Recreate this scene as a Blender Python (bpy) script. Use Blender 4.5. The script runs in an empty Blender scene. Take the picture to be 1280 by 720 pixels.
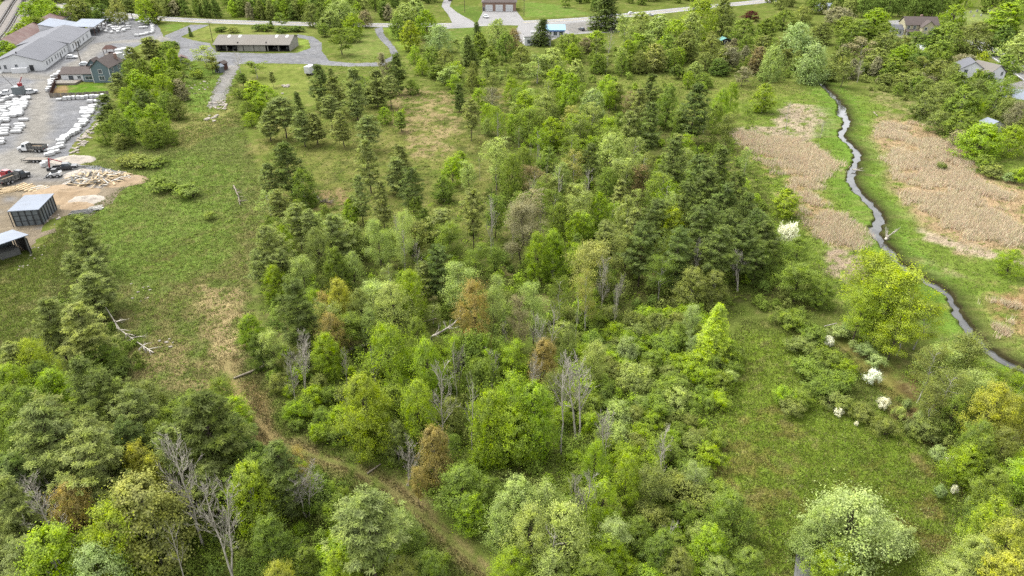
import bpy, bmesh, math, random
import numpy as np
from mathutils import Vector, Matrix
from mathutils.geometry import delaunay_2d_cdt

# ------------------------------------------------------------------ camera, sky, sun, exposure
scene = bpy.context.scene
C = scene.collection
CAM_H, PITCH, FPX = 63.0, math.radians(30.0), 868.0
cam_data = bpy.data.cameras.new('camera')
cam_data.sensor_width = 36.0
cam_data.lens = FPX / 1280.0 * 36.0
cam_data.clip_start = 1.0
cam_data.clip_end = 9000.0
cam = bpy.data.objects.new('camera', cam_data)
cam.location = (0, 0, CAM_H)
cam.rotation_euler = (math.radians(90) - PITCH, 0, 0)
C.objects.link(cam)
scene.camera = cam

SUN_EL, SUN_AZ = math.radians(58), math.radians(-60)     # azimuth measured from +Y towards +X
world = bpy.data.worlds.new('World')
scene.world = world
world.use_nodes = True
wn = world.node_tree
for n in list(wn.nodes):
    wn.nodes.remove(n)
w_out = wn.nodes.new('ShaderNodeOutputWorld')
w_bg = wn.nodes.new('ShaderNodeBackground')
w_sky = wn.nodes.new('ShaderNodeTexSky')
w_hs = wn.nodes.new('ShaderNodeHueSaturation')
w_sky.sky_type = 'NISHITA'
w_sky.sun_disc = False
w_sky.sun_elevation = SUN_EL
w_sky.sun_rotation = SUN_AZ
w_sky.dust_density = 3.0
w_sky.air_density = 1.0
w_hs.inputs['Saturation'].default_value = 0.12           # cloud cover: almost grey light
w_bg.inputs['Strength'].default_value = 0.15
wn.links.new(w_sky.outputs[0], w_hs.inputs['Color'])
wn.links.new(w_hs.outputs[0], w_bg.inputs['Color'])
wn.links.new(w_bg.outputs[0], w_out.inputs['Surface'])

sun_data = bpy.data.lights.new('sun', 'SUN')
sun_data.energy = 0.8
sun_data.angle = math.radians(45)
sun_data.color = (1.0, 0.955, 0.87)
sun = bpy.data.objects.new('sun', sun_data)
sd = Vector((math.sin(SUN_AZ) * math.cos(SUN_EL), math.cos(SUN_AZ) * math.cos(SUN_EL), math.sin(SUN_EL)))
sun.rotation_euler = sd.to_track_quat('Z', 'Y').to_euler()
sun.location = (0, 0, 200)
C.objects.link(sun)

vs = scene.view_settings
vs.view_transform = 'Standard'
vs.look = 'None'
vs.exposure = 2.22
vs.gamma = 1.0
vs.use_curve_mapping = False
scene.cycles.max_bounces = 6
scene.cycles.diffuse_bounces = 4
scene.cycles.glossy_bounces = 2
scene.cycles.transmission_bounces = 3
scene.cycles.caustics_reflective = False
scene.cycles.caustics_refractive = False
scene.cycles.use_adaptive_sampling = False
scene.cycles.use_denoising = False

# ------------------------------------------------------------------ helpers: pixel <-> ground
SP, CP = math.sin(PITCH), math.cos(PITCH)
def P(px, py, h=0.0):
    """ground (or height h) point seen at a pixel of the 1280x720 photograph"""
    xn, yn = (px - 640.0) / FPX, (360.0 - py) / FPX
    z = (CAM_H - h) / max(SP - yn * CP, 0.02)
    return (xn * z, z * (CP + yn * SP))
def depth_at(X, Y, h=0.0):
    return Y * CP + (CAM_H - h) * SP
def pix(X, Y, h=0.0):
    zd = Y * CP + (CAM_H - h) * SP
    up = Y * SP - (CAM_H - h) * CP
    return 640 + FPX * X / zd, 360 - FPX * up / zd
def PP(lst):
    return [P(*q) for q in lst]
def lin(c, k=0.5):
    out = []
    for v in c[:3]:
        v = v / 255.0
        out.append((v / 12.92 if v <= 0.04045 else ((v + 0.055) / 1.055) ** 2.4) * k)
    return tuple(out)

def tag(o, label=None, cat=None, group=None, kind=None):
    if label: o['label'] = label
    if cat: o['category'] = cat
    if group: o['group'] = group
    if kind: o['kind'] = kind
    return o
def link(o, parent=None):
    C.objects.link(o)
    if parent is not None:
        o.parent = parent
    return o
def empty(name, x, y, z=0.0, rz=0.0, s=(1, 1, 1)):
    o = bpy.data.objects.new(name, None)
    o.empty_display_size = 0.5
    o.location = (x, y, z); o.rotation_euler = (0, 0, rz); o.scale = s
    return link(o)
def mesh_np(name, verts, faces, mats=None, attrs=None, smooth=False):
    """verts (n,3), faces (m,k) numpy arrays"""
    verts = np.asarray(verts, dtype=np.float32); faces = np.asarray(faces, dtype=np.int32)
    me = bpy.data.meshes.new(name)
    m, k = faces.shape
    me.vertices.add(len(verts)); me.vertices.foreach_set('co', verts.ravel())
    me.loops.add(m * k); me.loops.foreach_set('vertex_index', faces.ravel())
    me.polygons.add(m)
    me.polygons.foreach_set('loop_start', np.arange(0, m * k, k, dtype=np.int32))
    try:
        me.polygons.foreach_set('loop_total', np.full(m, k, dtype=np.int32))
    except Exception:
        pass
    if smooth:
        me.polygons.foreach_set('use_smooth', np.ones(m, dtype=bool))
    me.update(calc_edges=True)
    for nm, (typ, dom, data) in (attrs or {}).items():
        a = me.attributes.new(nm, typ, dom)
        a.data.foreach_set('value' if typ == 'FLOAT' else 'color', np.asarray(data, dtype=np.float32).ravel())
    for mt in (mats or []):
        me.materials.append(mt)
    return me
def obj(name, me, parent=None):
    return link(bpy.data.objects.new(name, me), parent)

class MB:
    """collects shapes into ONE mesh"""
    def __init__(self): self.v = []; self.f = []
    def poly(self, vs_, fs):
        b = len(self.v); self.v += [tuple(p) for p in vs_]; self.f += [tuple(b + i for i in f) for f in fs]; return self
    def box(self, c, s, rz=0.0, taper=1.0):
        hx, hy, hz = s[0] / 2, s[1] / 2, s[2] / 2
        pts = []
        for z, t in ((-hz, 1.0), (hz, taper)):
            for x, y in ((-hx, -hy), (hx, -hy), (hx, hy), (-hx, hy)):
                x2, y2 = x * t, y * t
                pts.append((c[0] + x2 * math.cos(rz) - y2 * math.sin(rz), c[1] + x2 * math.sin(rz) + y2 * math.cos(rz), c[2] + z))
        return self.poly(pts, [(0, 3, 2, 1), (4, 5, 6, 7), (0, 1, 5, 4), (1, 2, 6, 5), (2, 3, 7, 6), (3, 0, 4, 7)])
    def prism(self, prof, axis, a, b):
        """extrude a closed (u,v) profile along axis 'x' or 'y' from a to b"""
        n = len(prof)
        f = (lambda u, v, t: (t, u, v)) if axis == 'x' else (lambda u, v, t: (u, t, v))
        pts = [f(u, v, a) for u, v in prof] + [f(u, v, b) for u, v in prof]
        fs = [tuple(range(n))[::-1], tuple(range(n, 2 * n))] + [(i, (i + 1) % n, n + (i + 1) % n, n + i) for i in range(n)]
        return self.poly(pts, fs)
    def cyl(self, p0, p1, r0, r1=None, n=10):
        r1 = r0 if r1 is None else r1
        p0, p1 = Vector(p0), Vector(p1)
        d = (p1 - p0).normalized()
        u = d.orthogonal().normalized(); w = d.cross(u)
        pts = []
        for p, r in ((p0, r0), (p1, r1)):
            for i in range(n):
                t = 2 * math.pi * i / n
                pts.append(p + u * math.cos(t) * r + w * math.sin(t) * r)
        fs = [tuple(range(n))[::-1], tuple(range(n, 2 * n))] + [(i, (i + 1) % n, n + (i + 1) % n, n + i) for i in range(n)]
        return self.poly(pts, fs)
    def mesh(self, name, mat):
        me = bpy.data.meshes.new(name)
        me.from_pydata(self.v, [], self.f)
        bm = bmesh.new(); bm.from_mesh(me); bmesh.ops.recalc_face_normals(bm, faces=bm.faces); bm.to_mesh(me); bm.free()
        if mat: me.materials.append(mat)
        return me
    def build(self, name, mat, parent=None):
        return obj(name, self.mesh(name, mat), parent)

# ------------------------------------------------------------------ materials
MATS = {}
def new_mat(name):
    m = bpy.data.materials.new(name); m.use_nodes = True
    nt = m.node_tree
    for n in list(nt.nodes): nt.nodes.remove(n)
    out = nt.nodes.new('ShaderNodeOutputMaterial')
    return m, nt, out
def N(nt, t, **kw):
    n = nt.nodes.new(t)
    for k, v in kw.items():
        if k in n.inputs.keys(): n.inputs[k].default_value = v
        else: setattr(n, k, v)
    return n
def noise(nt, vec, scale, detail=4.0, rough=0.6):
    n = nt.nodes.new('ShaderNodeTexNoise')
    n.inputs['Scale'].default_value = scale; n.inputs['Detail'].default_value = detail; n.inputs['Roughness'].default_value = rough
    nt.links.new(vec, n.inputs['Vector'])
    return n.outputs['Fac']
def maprange(nt, val, a, b, c, d):
    n = nt.nodes.new('ShaderNodeMapRange')
    n.inputs[1].default_value = a; n.inputs[2].default_value = b; n.inputs[3].default_value = c; n.inputs[4].default_value = d
    nt.links.new(val, n.inputs[0]); return n.outputs[0]
def mixc(nt, fac, a, b, blend='MIX'):
    n = nt.nodes.new('ShaderNodeMix'); n.data_type = 'RGBA'; n.blend_type = blend
    for s, v in ((n.inputs[0], fac), (n.inputs[6], a), (n.inputs[7], b)):
        if isinstance(v, (int, float)): s.default_value = v
        elif isinstance(v, tuple): s.default_value = (*v[:3], 1)
        else: nt.links.new(v, s)
    return n.outputs[2]
def mulv(nt, col, val):
    n = nt.nodes.new('ShaderNodeVectorMath'); n.operation = 'SCALE'
    nt.links.new(col, n.inputs[0]); nt.links.new(val, n.inputs['Scale']); return n.outputs[0]

def surf_mat(name, col, var=0.18, scale=0.8, rough=0.85, spec=0.3, metal=0.0, stain=None, stain_scale=0.3, stain_amt=0.5, bump=0.0, coords='Object', streak=None):
    m, nt, out = new_mat(name)
    tc = nt.nodes.new('ShaderNodeTexCoord')
    vec = tc.outputs[coords]
    if streak:
        mp = nt.nodes.new('ShaderNodeMapping'); mp.inputs['Scale'].default_value = streak
        nt.links.new(vec, mp.inputs['Vector']); vec = mp.outputs[0]
    f1 = noise(nt, vec, scale); f2 = noise(nt, vec, scale * 9, 3)
    v = nt.nodes.new('ShaderNodeMath'); v.operation = 'ADD'
    nt.links.new(maprange(nt, f1, 0.3, 0.7, 1 - var, 1 + var * 0.6), v.inputs[0])
    nt.links.new(maprange(nt, f2, 0.3, 0.7, -var * 0.5, var * 0.5), v.inputs[1])
    base = nt.nodes.new('ShaderNodeRGB'); base.outputs[0].default_value = (*col, 1)
    c = base.outputs[0]
    if stain:
        fs = maprange(nt, noise(nt, vec, stain_scale, 6, 0.65), 0.48, 0.66, 0.0, stain_amt)
        c = mixc(nt, fs, c, stain)
    c = mulv(nt, c, v.outputs[0])
    b = N(nt, 'ShaderNodeBsdfPrincipled', Roughness=rough, Metallic=metal)
    b.inputs['Specular IOR Level'].default_value = spec
    nt.links.new(c, b.inputs['Base Color'])
    if bump:
        bp = N(nt, 'ShaderNodeBump', Strength=bump, Distance=0.05); nt.links.new(f2, bp.inputs['Height']); nt.links.new(bp.outputs[0], b.inputs['Normal'])
    nt.links.new(b.outputs[0], out.inputs['Surface'])
    MATS[name] = m
    return m

def leaf_mat(name, transl=0.3, varv=(0.62, 1.28)):
    m, nt, out = new_mat(name)
    oi = nt.nodes.new('ShaderNodeObjectInfo')
    at = nt.nodes.new('ShaderNodeAttribute'); at.attribute_name = 'var'
    tc = nt.nodes.new('ShaderNodeTexCoord')
    big = noise(nt, tc.outputs['Object'], 0.9, 2)
    hs = nt.nodes.new('ShaderNodeHueSaturation')
    nt.links.new(oi.outputs['Color'], hs.inputs['Color'])
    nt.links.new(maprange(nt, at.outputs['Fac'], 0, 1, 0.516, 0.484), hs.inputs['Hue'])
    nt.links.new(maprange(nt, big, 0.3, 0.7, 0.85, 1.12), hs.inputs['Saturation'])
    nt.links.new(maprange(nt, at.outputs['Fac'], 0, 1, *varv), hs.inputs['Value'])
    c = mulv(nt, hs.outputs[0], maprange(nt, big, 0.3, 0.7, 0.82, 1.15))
    d = nt.nodes.new('ShaderNodeBsdfDiffuse'); t = nt.nodes.new('ShaderNodeBsdfTranslucent')
    nt.links.new(c, d.inputs['Color'])
    tcol = mixc(nt, 0.5, c, (1.0, 1.0, 0.5), 'MULTIPLY')
    nt.links.new(tcol, t.inputs['Color'])
    mx = nt.nodes.new('ShaderNodeMixShader'); mx.inputs[0].default_value = transl
    nt.links.new(d.outputs[0], mx.inputs[1]); nt.links.new(t.outputs[0], mx.inputs[2])
    nt.links.new(mx.outputs[0], out.inputs['Surface'])
    MATS[name] = m
    return m
leaf_mat('leaf', .4); leaf_mat('needle', 0.2, (0.6, 1.35))

def attr_mat(name, rough=0.95, nvar=0.3, transl=0.0):
    """colour comes from the mesh attribute 'col' with fine variation"""
    m, nt, out = new_mat(name)
    at = nt.nodes.new('ShaderNodeAttribute'); at.attribute_name = 'col'
    geo = nt.nodes.new('ShaderNodeNewGeometry')
    pos = geo.outputs['Position']
    f0 = noise(nt, pos, 0.06, 5, 0.6); f1 = noise(nt, pos, 0.45, 5, 0.65); f2 = noise(nt, pos, 2.6, 4, 0.7); f3 = noise(nt, pos, 9.0, 2, 0.7)
    c = at.outputs['Color']
    if nvar:
        c = mulv(nt, c, maprange(nt, f0, 0.3, 0.7, 1 - nvar * .4, 1 + nvar * .4))
        c = mulv(nt, c, maprange(nt, f1, 0.3, 0.7, 1 - nvar * .8, 1 + nvar * .7))
        c = mulv(nt, c, maprange(nt, f2, 0.3, 0.7, 1 - nvar * .8, 1 + nvar * .9))
        c = mulv(nt, c, maprange(nt, f3, 0.3, 0.7, 1 - nvar * .6, 1 + nvar * .6))
    d = N(nt, 'ShaderNodeBsdfDiffuse')
    nt.links.new(c, d.inputs['Color'])
    if nvar:
        bp = N(nt, 'ShaderNodeBump', Strength=0.6, Distance=0.25); nt.links.new(f2, bp.inputs['Height']); nt.links.new(bp.outputs[0], d.inputs['Normal'])
    sh = d.outputs[0]
    if transl:
        t = nt.nodes.new('ShaderNodeBsdfTranslucent'); nt.links.new(c, t.inputs['Color'])
        mx = nt.nodes.new('ShaderNodeMixShader'); mx.inputs[0].default_value = transl
        nt.links.new(sh, mx.inputs[1]); nt.links.new(t.outputs[0], mx.inputs[2]); sh = mx.outputs[0]
    nt.links.new(sh, out.inputs['Surface'])
    MATS[name] = m
    return m
attr_mat('soil', nvar=0.34); attr_mat('blade', nvar=0.0, transl=0.3)

surf_mat('bark', lin((105, 92, 78), 0.400), 0.3, 1.5, streak=(1, 1, .2))
surf_mat('pale_bark', lin((206, 200, 186), 0.475), 0.3, 1.2, stain=lin((90, 84, 72), 0.400), stain_scale=1.6, stain_amt=.7)
surf_mat('dead_wood', lin((206, 198, 182), 0.475), 0.3, 1.0, stain=lin((110, 100, 88), 0.400), stain_scale=.8, stain_amt=.7)
surf_mat('log_wood', lin((176, 164, 142), 0.400), 0.3, 1.0, stain=lin((90, 80, 66), 0.400), stain_scale=.9, stain_amt=.7)
surf_mat('asphalt', lin((168, 166, 164), 0.336), 0.10, .25, .9, stain=lin((140, 139, 137), 0.336), stain_scale=.08)
surf_mat('paint_white', lin((230, 230, 225), 0.640), .1, 2)
surf_mat('paint_yellow', lin((214, 190, 110), 0.640), .1, 2)
surf_mat('white_wall', lin((236, 237, 238), 0.480), .06, .4, .7)
surf_mat('white_trim', (.42, .42, .41), .05, 1, .6)
surf_mat('white_wrap', (.36, .36, .355), .14, .9, .6, .4, stain=(.2, .195, .185), stain_scale=.7, stain_amt=.55)
surf_mat('grey_shingle', lin((152, 154, 162), 0.240), .1, .5, .9, stain=lin((128, 130, 138), 0.288), stain_scale=.15)
surf_mat('brown_shingle', lin((132, 118, 112), 0.240), .14, .8, .9, stain=lin((100, 86, 80), 0.400))
surf_mat('tan_roof', lin((174, 167, 156), 0.240), .08, .3, .85, stain=lin((152, 143, 130), 0.288), stain_scale=.12)
surf_mat('red_roof', lin((156, 120, 112), 0.240), .15, .5, .9, stain=lin((190, 176, 166), 0.288), stain_scale=.12, stain_amt=.5)
surf_mat('metal_roof', lin((196, 206, 222), .26), .05, .6, .75, .12, stain=lin((172, 178, 186), 0.288), stain_scale=.2)
surf_mat('dark_metal', lin((58, 60, 62), 0.480), .2, 1, .6)
surf_mat('clad_metal', lin((128, 138, 142), 0.368), .15, .7, .5, .5, stain=lin((86, 84, 80), 0.288), stain_scale=.4)
surf_mat('blue_siding', lin((122, 142, 148), 0.400), .08, .6, .8)
surf_mat('beige_siding', lin((190, 186, 174), 0.368), .1, .5, .8, stain=lin((150, 144, 128), 0.400))
surf_mat('cream_siding', lin((210, 202, 166), 0.400), .08, .5, .8)
surf_mat('brick', lin((182, 150, 134), 0.368), .18, 2, .9)
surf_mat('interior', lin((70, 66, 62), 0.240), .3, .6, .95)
surf_mat('glass', (.035, .045, .055), .2, .5, .08, .6)
surf_mat('wood_fence', lin((184, 172, 156), 0.288), .2, 1, .9)
surf_mat('brown_wood', lin((112, 74, 62), 0.288), .2, 1, .85)
surf_mat('weathered_plank', lin((150, 150, 146), 0.288), .25, .7, .9, stain=lin((96, 94, 90), 0.288), stain_scale=.5)
surf_mat('lumber', lin((214, 190, 150), 0.440), .22, .8, .85)
surf_mat('pale_lumber', lin((206, 202, 192), 0.440), .22, .8, .85)
surf_mat('tyre', (.02, .02, .02), .2, 2, .9)
surf_mat('rim', (.35, .35, .36), .1, 2, .4, .5, .6)
surf_mat('white_paint', (.45, .45, .45), .04, 1, .3, .5)
surf_mat('red_paint', lin((168, 44, 52), 0.480), .1, 1, .35, .5)
surf_mat('black_paint', (.025, .026, .028), .1, 1, .4, .5)
surf_mat('silver_paint', (.36, .37, .38), .06, 1, .35, .5)
surf_mat('yellow_paint', lin((214, 170, 40), 0.560), .08, 1, .4, .5)
surf_mat('blue_tarp', lin((60, 110, 190), 0.480), .12, 1, .5, .5)
surf_mat('blue_roof', lin((150, 196, 222), 0.480), .06, .5, .6)
surf_mat('teal_roof', lin((120, 180, 170), 0.480), .08, .5, .6)
surf_mat('lamp_glass', (.7, .7, .66), .05, 1, .2, .5)
surf_mat('dirt', lin((178, 154, 122), 0.400), .2, .5, 1, stain=lin((140, 116, 88), 0.400), stain_scale=.4, bump=.4)
surf_mat('rubble', lin((196, 186, 172), 0.440), .28, .6, 1, stain=lin((120, 108, 98), 0.288), stain_scale=.6, bump=.4)
surf_mat('steel', lin((150, 142, 134), 0.288), .15, 1, .4, .5, .7)
surf_mat('sleeper', lin((96, 84, 74), 0.288), .2, 1, .9)
surf_mat('ballast', lin((150, 142, 134), 0.360), .25, .6, 1, stain=lin((116, 106, 98), 0.360), stain_scale=.3)
surf_mat('pool_blue', lin((196, 210, 206), 0.480), .06, .5, .3)
surf_mat('stone', lin((206, 204, 198), 0.440), .15, 1, .9)
def water_mat():
    m, nt, out = new_mat('water')
    geo = nt.nodes.new('ShaderNodeNewGeometry')
    f = noise(nt, geo.outputs['Position'], 0.35, 3); f2 = noise(nt, geo.outputs['Position'], 2.2, 3)
    c = mixc(nt, maprange(nt, f, .4, .6, 0, 1), (.028, .028, .026), (.05, .05, .046))
    b = N(nt, 'ShaderNodeBsdfPrincipled', Roughness=0.06)
    b.inputs['Specular IOR Level'].default_value = .5
    b.inputs['IOR'].default_value = 1.36
    nt.links.new(c, b.inputs['Base Color'])
    bp = N(nt, 'ShaderNodeBump', Strength=0.10, Distance=0.05); nt.links.new(f2, bp.inputs['Height']); nt.links.new(bp.outputs[0], b.inputs['Normal'])
    nt.links.new(b.outputs[0], out.inputs['Surface']); MATS['water'] = m
water_mat()

# ------------------------------------------------------------------ ground painting: soil and turf colours by place
rng = np.random.default_rng(7)
random.seed(7)
def _hash(ix, iy, s):
    v = np.sin(ix * 127.1 + iy * 311.7 + s * 74.7) * 43758.5453
    return v - np.floor(v)
def vnoise(x, y, s=0):
    ix, iy = np.floor(x), np.floor(y); fx, fy = x - ix, y - iy
    fx = fx * fx * (3 - 2 * fx); fy = fy * fy * (3 - 2 * fy)
    a = _hash(ix, iy, s); b = _hash(ix + 1, iy, s); c = _hash(ix, iy + 1, s); d = _hash(ix + 1, iy + 1, s)
    return (a * (1 - fx) + b * fx) * (1 - fy) + (c * (1 - fx) + d * fx) * fy
def fbm(x, y, s=0, o=4):
    t, amp, tot = 0, 1.0, 0
    for i in range(o):
        t = t + vnoise(x * 2 ** i, y * 2 ** i, s + i) * amp; tot += amp; amp *= .55
    return t / tot
def in_poly(x, y, poly):
    ins = np.zeros(len(x), bool); n = len(poly); j = n - 1
    for i in range(n):
        xi, yi = poly[i]; xj, yj = poly[j]
        if yi != yj:
            c = ((yi > y) != (yj > y)) & (x < (xj - xi) * (y - yi) / (yj - yi) + xi)
            ins ^= c
        j = i
    return ins
def seg_dist(x, y, line, closed=False):
    d = np.full(len(x), 1e9); n = len(line)
    for i in range(n if closed else n - 1):
        ax, ay = line[i]; bx, by = line[(i + 1) % n]
        dx, dy = bx - ax, by - ay; L = dx * dx + dy * dy + 1e-9
        t = np.clip(((x - ax) * dx + (y - ay) * dy) / L, 0, 1)
        d = np.minimum(d, np.hypot(x - ax - t * dx, y - ay - t * dy))
    return d
def smooth(t): t = np.clip(t, 0, 1); return t * t * (3 - 2 * t)

STREAM_PX = [(985, 62), (1003, 82), (1018, 97), (1032, 110), (1041, 119), (1047, 126), (1053, 135), (1052, 143), (1060, 149), (1056, 160), (1050, 168), (1060, 178),
             (1072, 190), (1070, 203), (1066, 213), (1063, 225), (1069, 236), (1080, 247), (1092, 258), (1099, 270), (1097, 280), (1093, 290),
             (1103, 302), (1111, 313), (1120, 325), (1135, 337), (1155, 350), (1175, 360), (1186, 368), (1197, 388), (1213, 415), (1238, 440), (1260, 453), (1284, 466), (1330, 492), (1390, 520)]
STREAM = PP(STREAM_PX)
TRACK = PP([(283, 452), (292, 480), (312, 515), (345, 553), (392, 570), (445, 585), (490, 615), (535, 650), (575, 685), (615, 722), (650, 760)])

# (polygon in photograph pixels on the ground, colour, edge softness in m, noise cut, noise scale)
ZONES = [
    # meadow left of the wood
    ([(60, 380), (105, 190), (200, 170), (300, 150), (335, 250), (320, 330), (330, 470), (250, 500), (150, 480), (60, 440)], (122, 134, 72), 6, .25, .05),
    ([(150, 330), (250, 290), (320, 250), (330, 480), (240, 500), (150, 470)], (132, 130, 80), 6, .40, .06),
    ([(252, 358), (300, 358), (312, 420), (300, 470), (258, 440)], (184, 166, 120), 2.5, .32, .2),
    ([(200, 430), (310, 440), (322, 480), (310, 525), (262, 500), (180, 490), (165, 460)], (158, 146, 100), 3, .44, .12),
    ([(270, 480), (320, 475), (345, 540), (330, 560), (300, 540)], (168, 148, 100), 1.8, .35, .2),
    ([(100, 260), (230, 190), (300, 210), (290, 330), (180, 360), (110, 330)], (120, 142, 66), 5, .36, .07),
    # wood floor
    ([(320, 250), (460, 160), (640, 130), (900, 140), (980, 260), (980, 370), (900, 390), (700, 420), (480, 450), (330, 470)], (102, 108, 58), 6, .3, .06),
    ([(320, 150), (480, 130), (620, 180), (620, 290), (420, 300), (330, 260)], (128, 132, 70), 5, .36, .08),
    ([(640, 130), (780, 90), (1000, 100), (960, 150), (900, 150), (780, 150)], (128, 138, 68), 6, .32, .06),
    ([(490, 108), (560, 116), (575, 150), (560, 195), (520, 198), (500, 165), (485, 135)], (164, 148, 106), 3, .42, .16),
    ([(560, 120), (660, 108), (650, 140), (575, 150)], (150, 138, 92), 3, .45, .12),
    ([(395, 235), (440, 235), (440, 262), (395, 262)], (160, 140, 100), 2, .42, .2),
    ([(200, 120), (270, 100), (300, 150), (240, 185), (205, 180)], (146, 146, 86), 4, .35, .1),
    ([(225, 75), (300, 85), (268, 140), (232, 140)], (120, 146, 66), 3, .35, .1),
    # meadow right
    ([(880, 470), (930, 410), (1010, 420), (1070, 500), (1140, 540), (1220, 620), (1230, 760), (930, 760), (900, 600)], (124, 144, 54), 4, .2, .06),
    ([(900, 520), (990, 500), (1010, 640), (960, 700), (890, 640)], (136, 136, 68), 3, .46, .15),
    ([(1060, 560), (1180, 580), (1200, 700), (1100, 660), (1040, 610)], (130, 126, 64), 3, .46, .15),
    ([(1045, 415), (1075, 430), (1130, 485), (1160, 520), (1120, 520), (1075, 470)], (130, 126, 68), 2, .36, .2),
    ([(1120, 460), (1200, 470), (1230, 560), (1180, 580), (1130, 520)], (112, 96, 62), 3, .38, .15),
    # stream valley
    ([(920, 130), (1040, 110), (1200, 150), (1290, 220), (1290, 480), (1180, 380), (1040, 380), (960, 240)], (124, 144, 62), 5, .2, .07),
    ([(985, 128), (1036, 135), (1040, 165), (1000, 182), (930, 178), (915, 160), (960, 158)], (188, 172, 146), 3, .32, .12),
    ([(925, 166), (1000, 180), (1050, 200), (1052, 212), (1020, 225), (1030, 255), (1065, 280), (1098, 302), (1080, 318), (1030, 300), (1000, 262), (985, 225), (950, 195)], (190, 164, 122), 7, .28, .09),
    ([(1038, 308), (1080, 318), (1085, 340), (1060, 352), (1030, 335)], (178, 158, 136), 2.5, .38, .2),
    ([(1095, 148), (1150, 148), (1212, 190), (1225, 212), (1290, 240), (1290, 318), (1200, 312), (1165, 292), (1130, 262), (1118, 240), (1108, 210), (1086, 185)], (190, 164, 128), 7, .18, .09),
    ([(1090, 110), (1150, 125), (1165, 150), (1100, 145)], (156, 152, 100), 4, .42, .12),
    ([(1150, 286), (1190, 300), (1240, 314), (1290, 325), (1290, 335), (1220, 320), (1150, 298)], (196, 178, 152), 2, .3, .2),
    ([(1145, 322), (1180, 330), (1205, 345), (1180, 352), (1150, 340)], (184, 170, 128), 2.5, .42, .2),
    ([(1205, 370), (1290, 362), (1290, 452), (1240, 428), (1215, 400)], (184, 148, 112), 7, .3, .12),
    ([(1250, 480), (1290, 470), (1290, 590), (1262, 560)], (178, 150, 122), 2.5, .35, .15),
    # lawns
    ([(84, 107), (128, 103), (136, 119), (86, 119)], (106, 138, 50), .8, .12, .1),
    ([(60, 112), (84, 106), (86, 120), (64, 121)], (160, 134, 100), 1.0, .2, .3),
    ([(425, 42), (470, 38), (485, 60), (484, 72), (440, 78), (425, 70)], (124, 137, 72), 3, .2, .1),
    ([(480, 36), (500, 36), (520, 60), (505, 66)], (136, 160, 66), 3, .1, .1),
    ([(200, 28), (235, 30), (222, 38), (208, 40)], (116, 138, 66), 2, .15, .1),
    ([(230, 40), (262, 32), (420, 36), (420, 44), (262, 48), (232, 52)], (133, 142, 75), 3, .2, .1),
    ([(372, 48), (385, 50), (388, 66), (372, 70)], (140, 160, 74), 2, .2, .1),
    ([(310, 80), (390, 80), (400, 130), (330, 130), (300, 110)], (132, 142, 72), 3, .3, .12),
    ([(555, 33), (605, 32), (600, 52), (556, 50)], (110, 130, 61), 2, .15, .1),
    ([(562, 6), (600, 8), (606, 24), (596, 27), (570, 18)], (103, 124, 58), 2, .15, .1),
    ([(655, 2), (700, 6), (740, 18), (700, 22), (655, 22)], (116, 140, 66), 2, .2, .1),
    ([(1170, 14), (1240, 12), (1250, 30), (1180, 32)], (138, 152, 88), 3, .15, .1),
    ([(1010, 2), (1060, 0), (1060, 10), (1015, 8)], (114, 132, 65), 3, .15, .1),
    ([(1110, 45), (1180, 48), (1180, 66), (1120, 62)], (120, 140, 70), 3, -1, .1),
]
ZW = []
for poly, col, soft, cut, ns in ZONES:
    w = PP(poly); a = np.array(w)
    ZW.append((w, np.array(lin(col, .385)), soft, cut, ns, (a[:, 0].min(), a[:, 0].max(), a[:, 1].min(), a[:, 1].max())))
BASE = np.array(lin((116, 128, 62), .36))
DRY = np.array(lin((166, 154, 104), .36)); LUSH = np.array(lin((112, 144, 50), .36)); MUD = np.array(lin((70, 62, 46), .4)); TRK = np.array(lin((150, 134, 92), .36))
STR_GREEN = np.array(lin((118, 152, 60), .36))
def paint(x, y):
    x = np.asarray(x, float); y = np.asarray(y, float)
    n1 = fbm(x * .05, y * .05, 1); n2 = fbm(x * .35, y * .35, 5); n3 = fbm(x * 1.3, y * 1.3, 9, 3)
    col = BASE[None, :] * (0.86 + .28 * n1)[:, None]
    for w, c, soft, cut, ns, bb in ZW:
        sel = np.where((x > bb[0] - soft) & (x < bb[1] + soft) & (y > bb[2] - soft) & (y < bb[3] + soft))[0]
        if not len(sel): continue
        xs, ys = x[sel], y[sel]
        d = seg_dist(xs, ys, w, True); d = np.where(in_poly(xs, ys, w), d, -d)
        d = d + (n2[sel] - .5) * soft * 2.4
        m = smooth(d / soft + .5)
        if cut > 0:
            nz = fbm(xs * ns * 4, ys * ns * 4, 3) * .6 + n2[sel] * .4
            m = m * smooth((nz - cut) / .14)
        col[sel] = col[sel] * (1 - m[:, None]) + c[None, :] * m[:, None]
    ds = seg_dist(x, y, STREAM)
    m = smooth((9 + (n2 - .5) * 12 - ds) / 5) * .8
    col = col * (1 - m[:, None]) + STR_GREEN[None, :] * m[:, None]
    dt = seg_dist(x, y, TRACK)
    wt = 1.5 + (n2 - .5) * 2.0
    m = smooth((wt - dt) / .9) * np.clip(.3 + smooth((dt - .3) / .5) * .8, 0, 1) * smooth((n3 * .6 + n2 * .4 - .28) / .2) * .95
    col = col * (1 - m[:, None]) + TRK[None, :] * m[:, None]
    # patchy turf: dry straw and lush tufts
    m = smooth((n3 * .45 + n2 * .55 - .55) / .12) * .42
    col = col * (1 - m[:, None]) + DRY[None, :] * m[:, None]
    m = smooth((.42 - (n3 * .45 + n2 * .55)) / .1) * .35
    col = col * (1 - m[:, None]) + (LUSH * .8)[None, :] * m[:, None]
    return col
def rgba(c): return np.concatenate([c, np.ones((len(c), 1))], 1)

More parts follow.
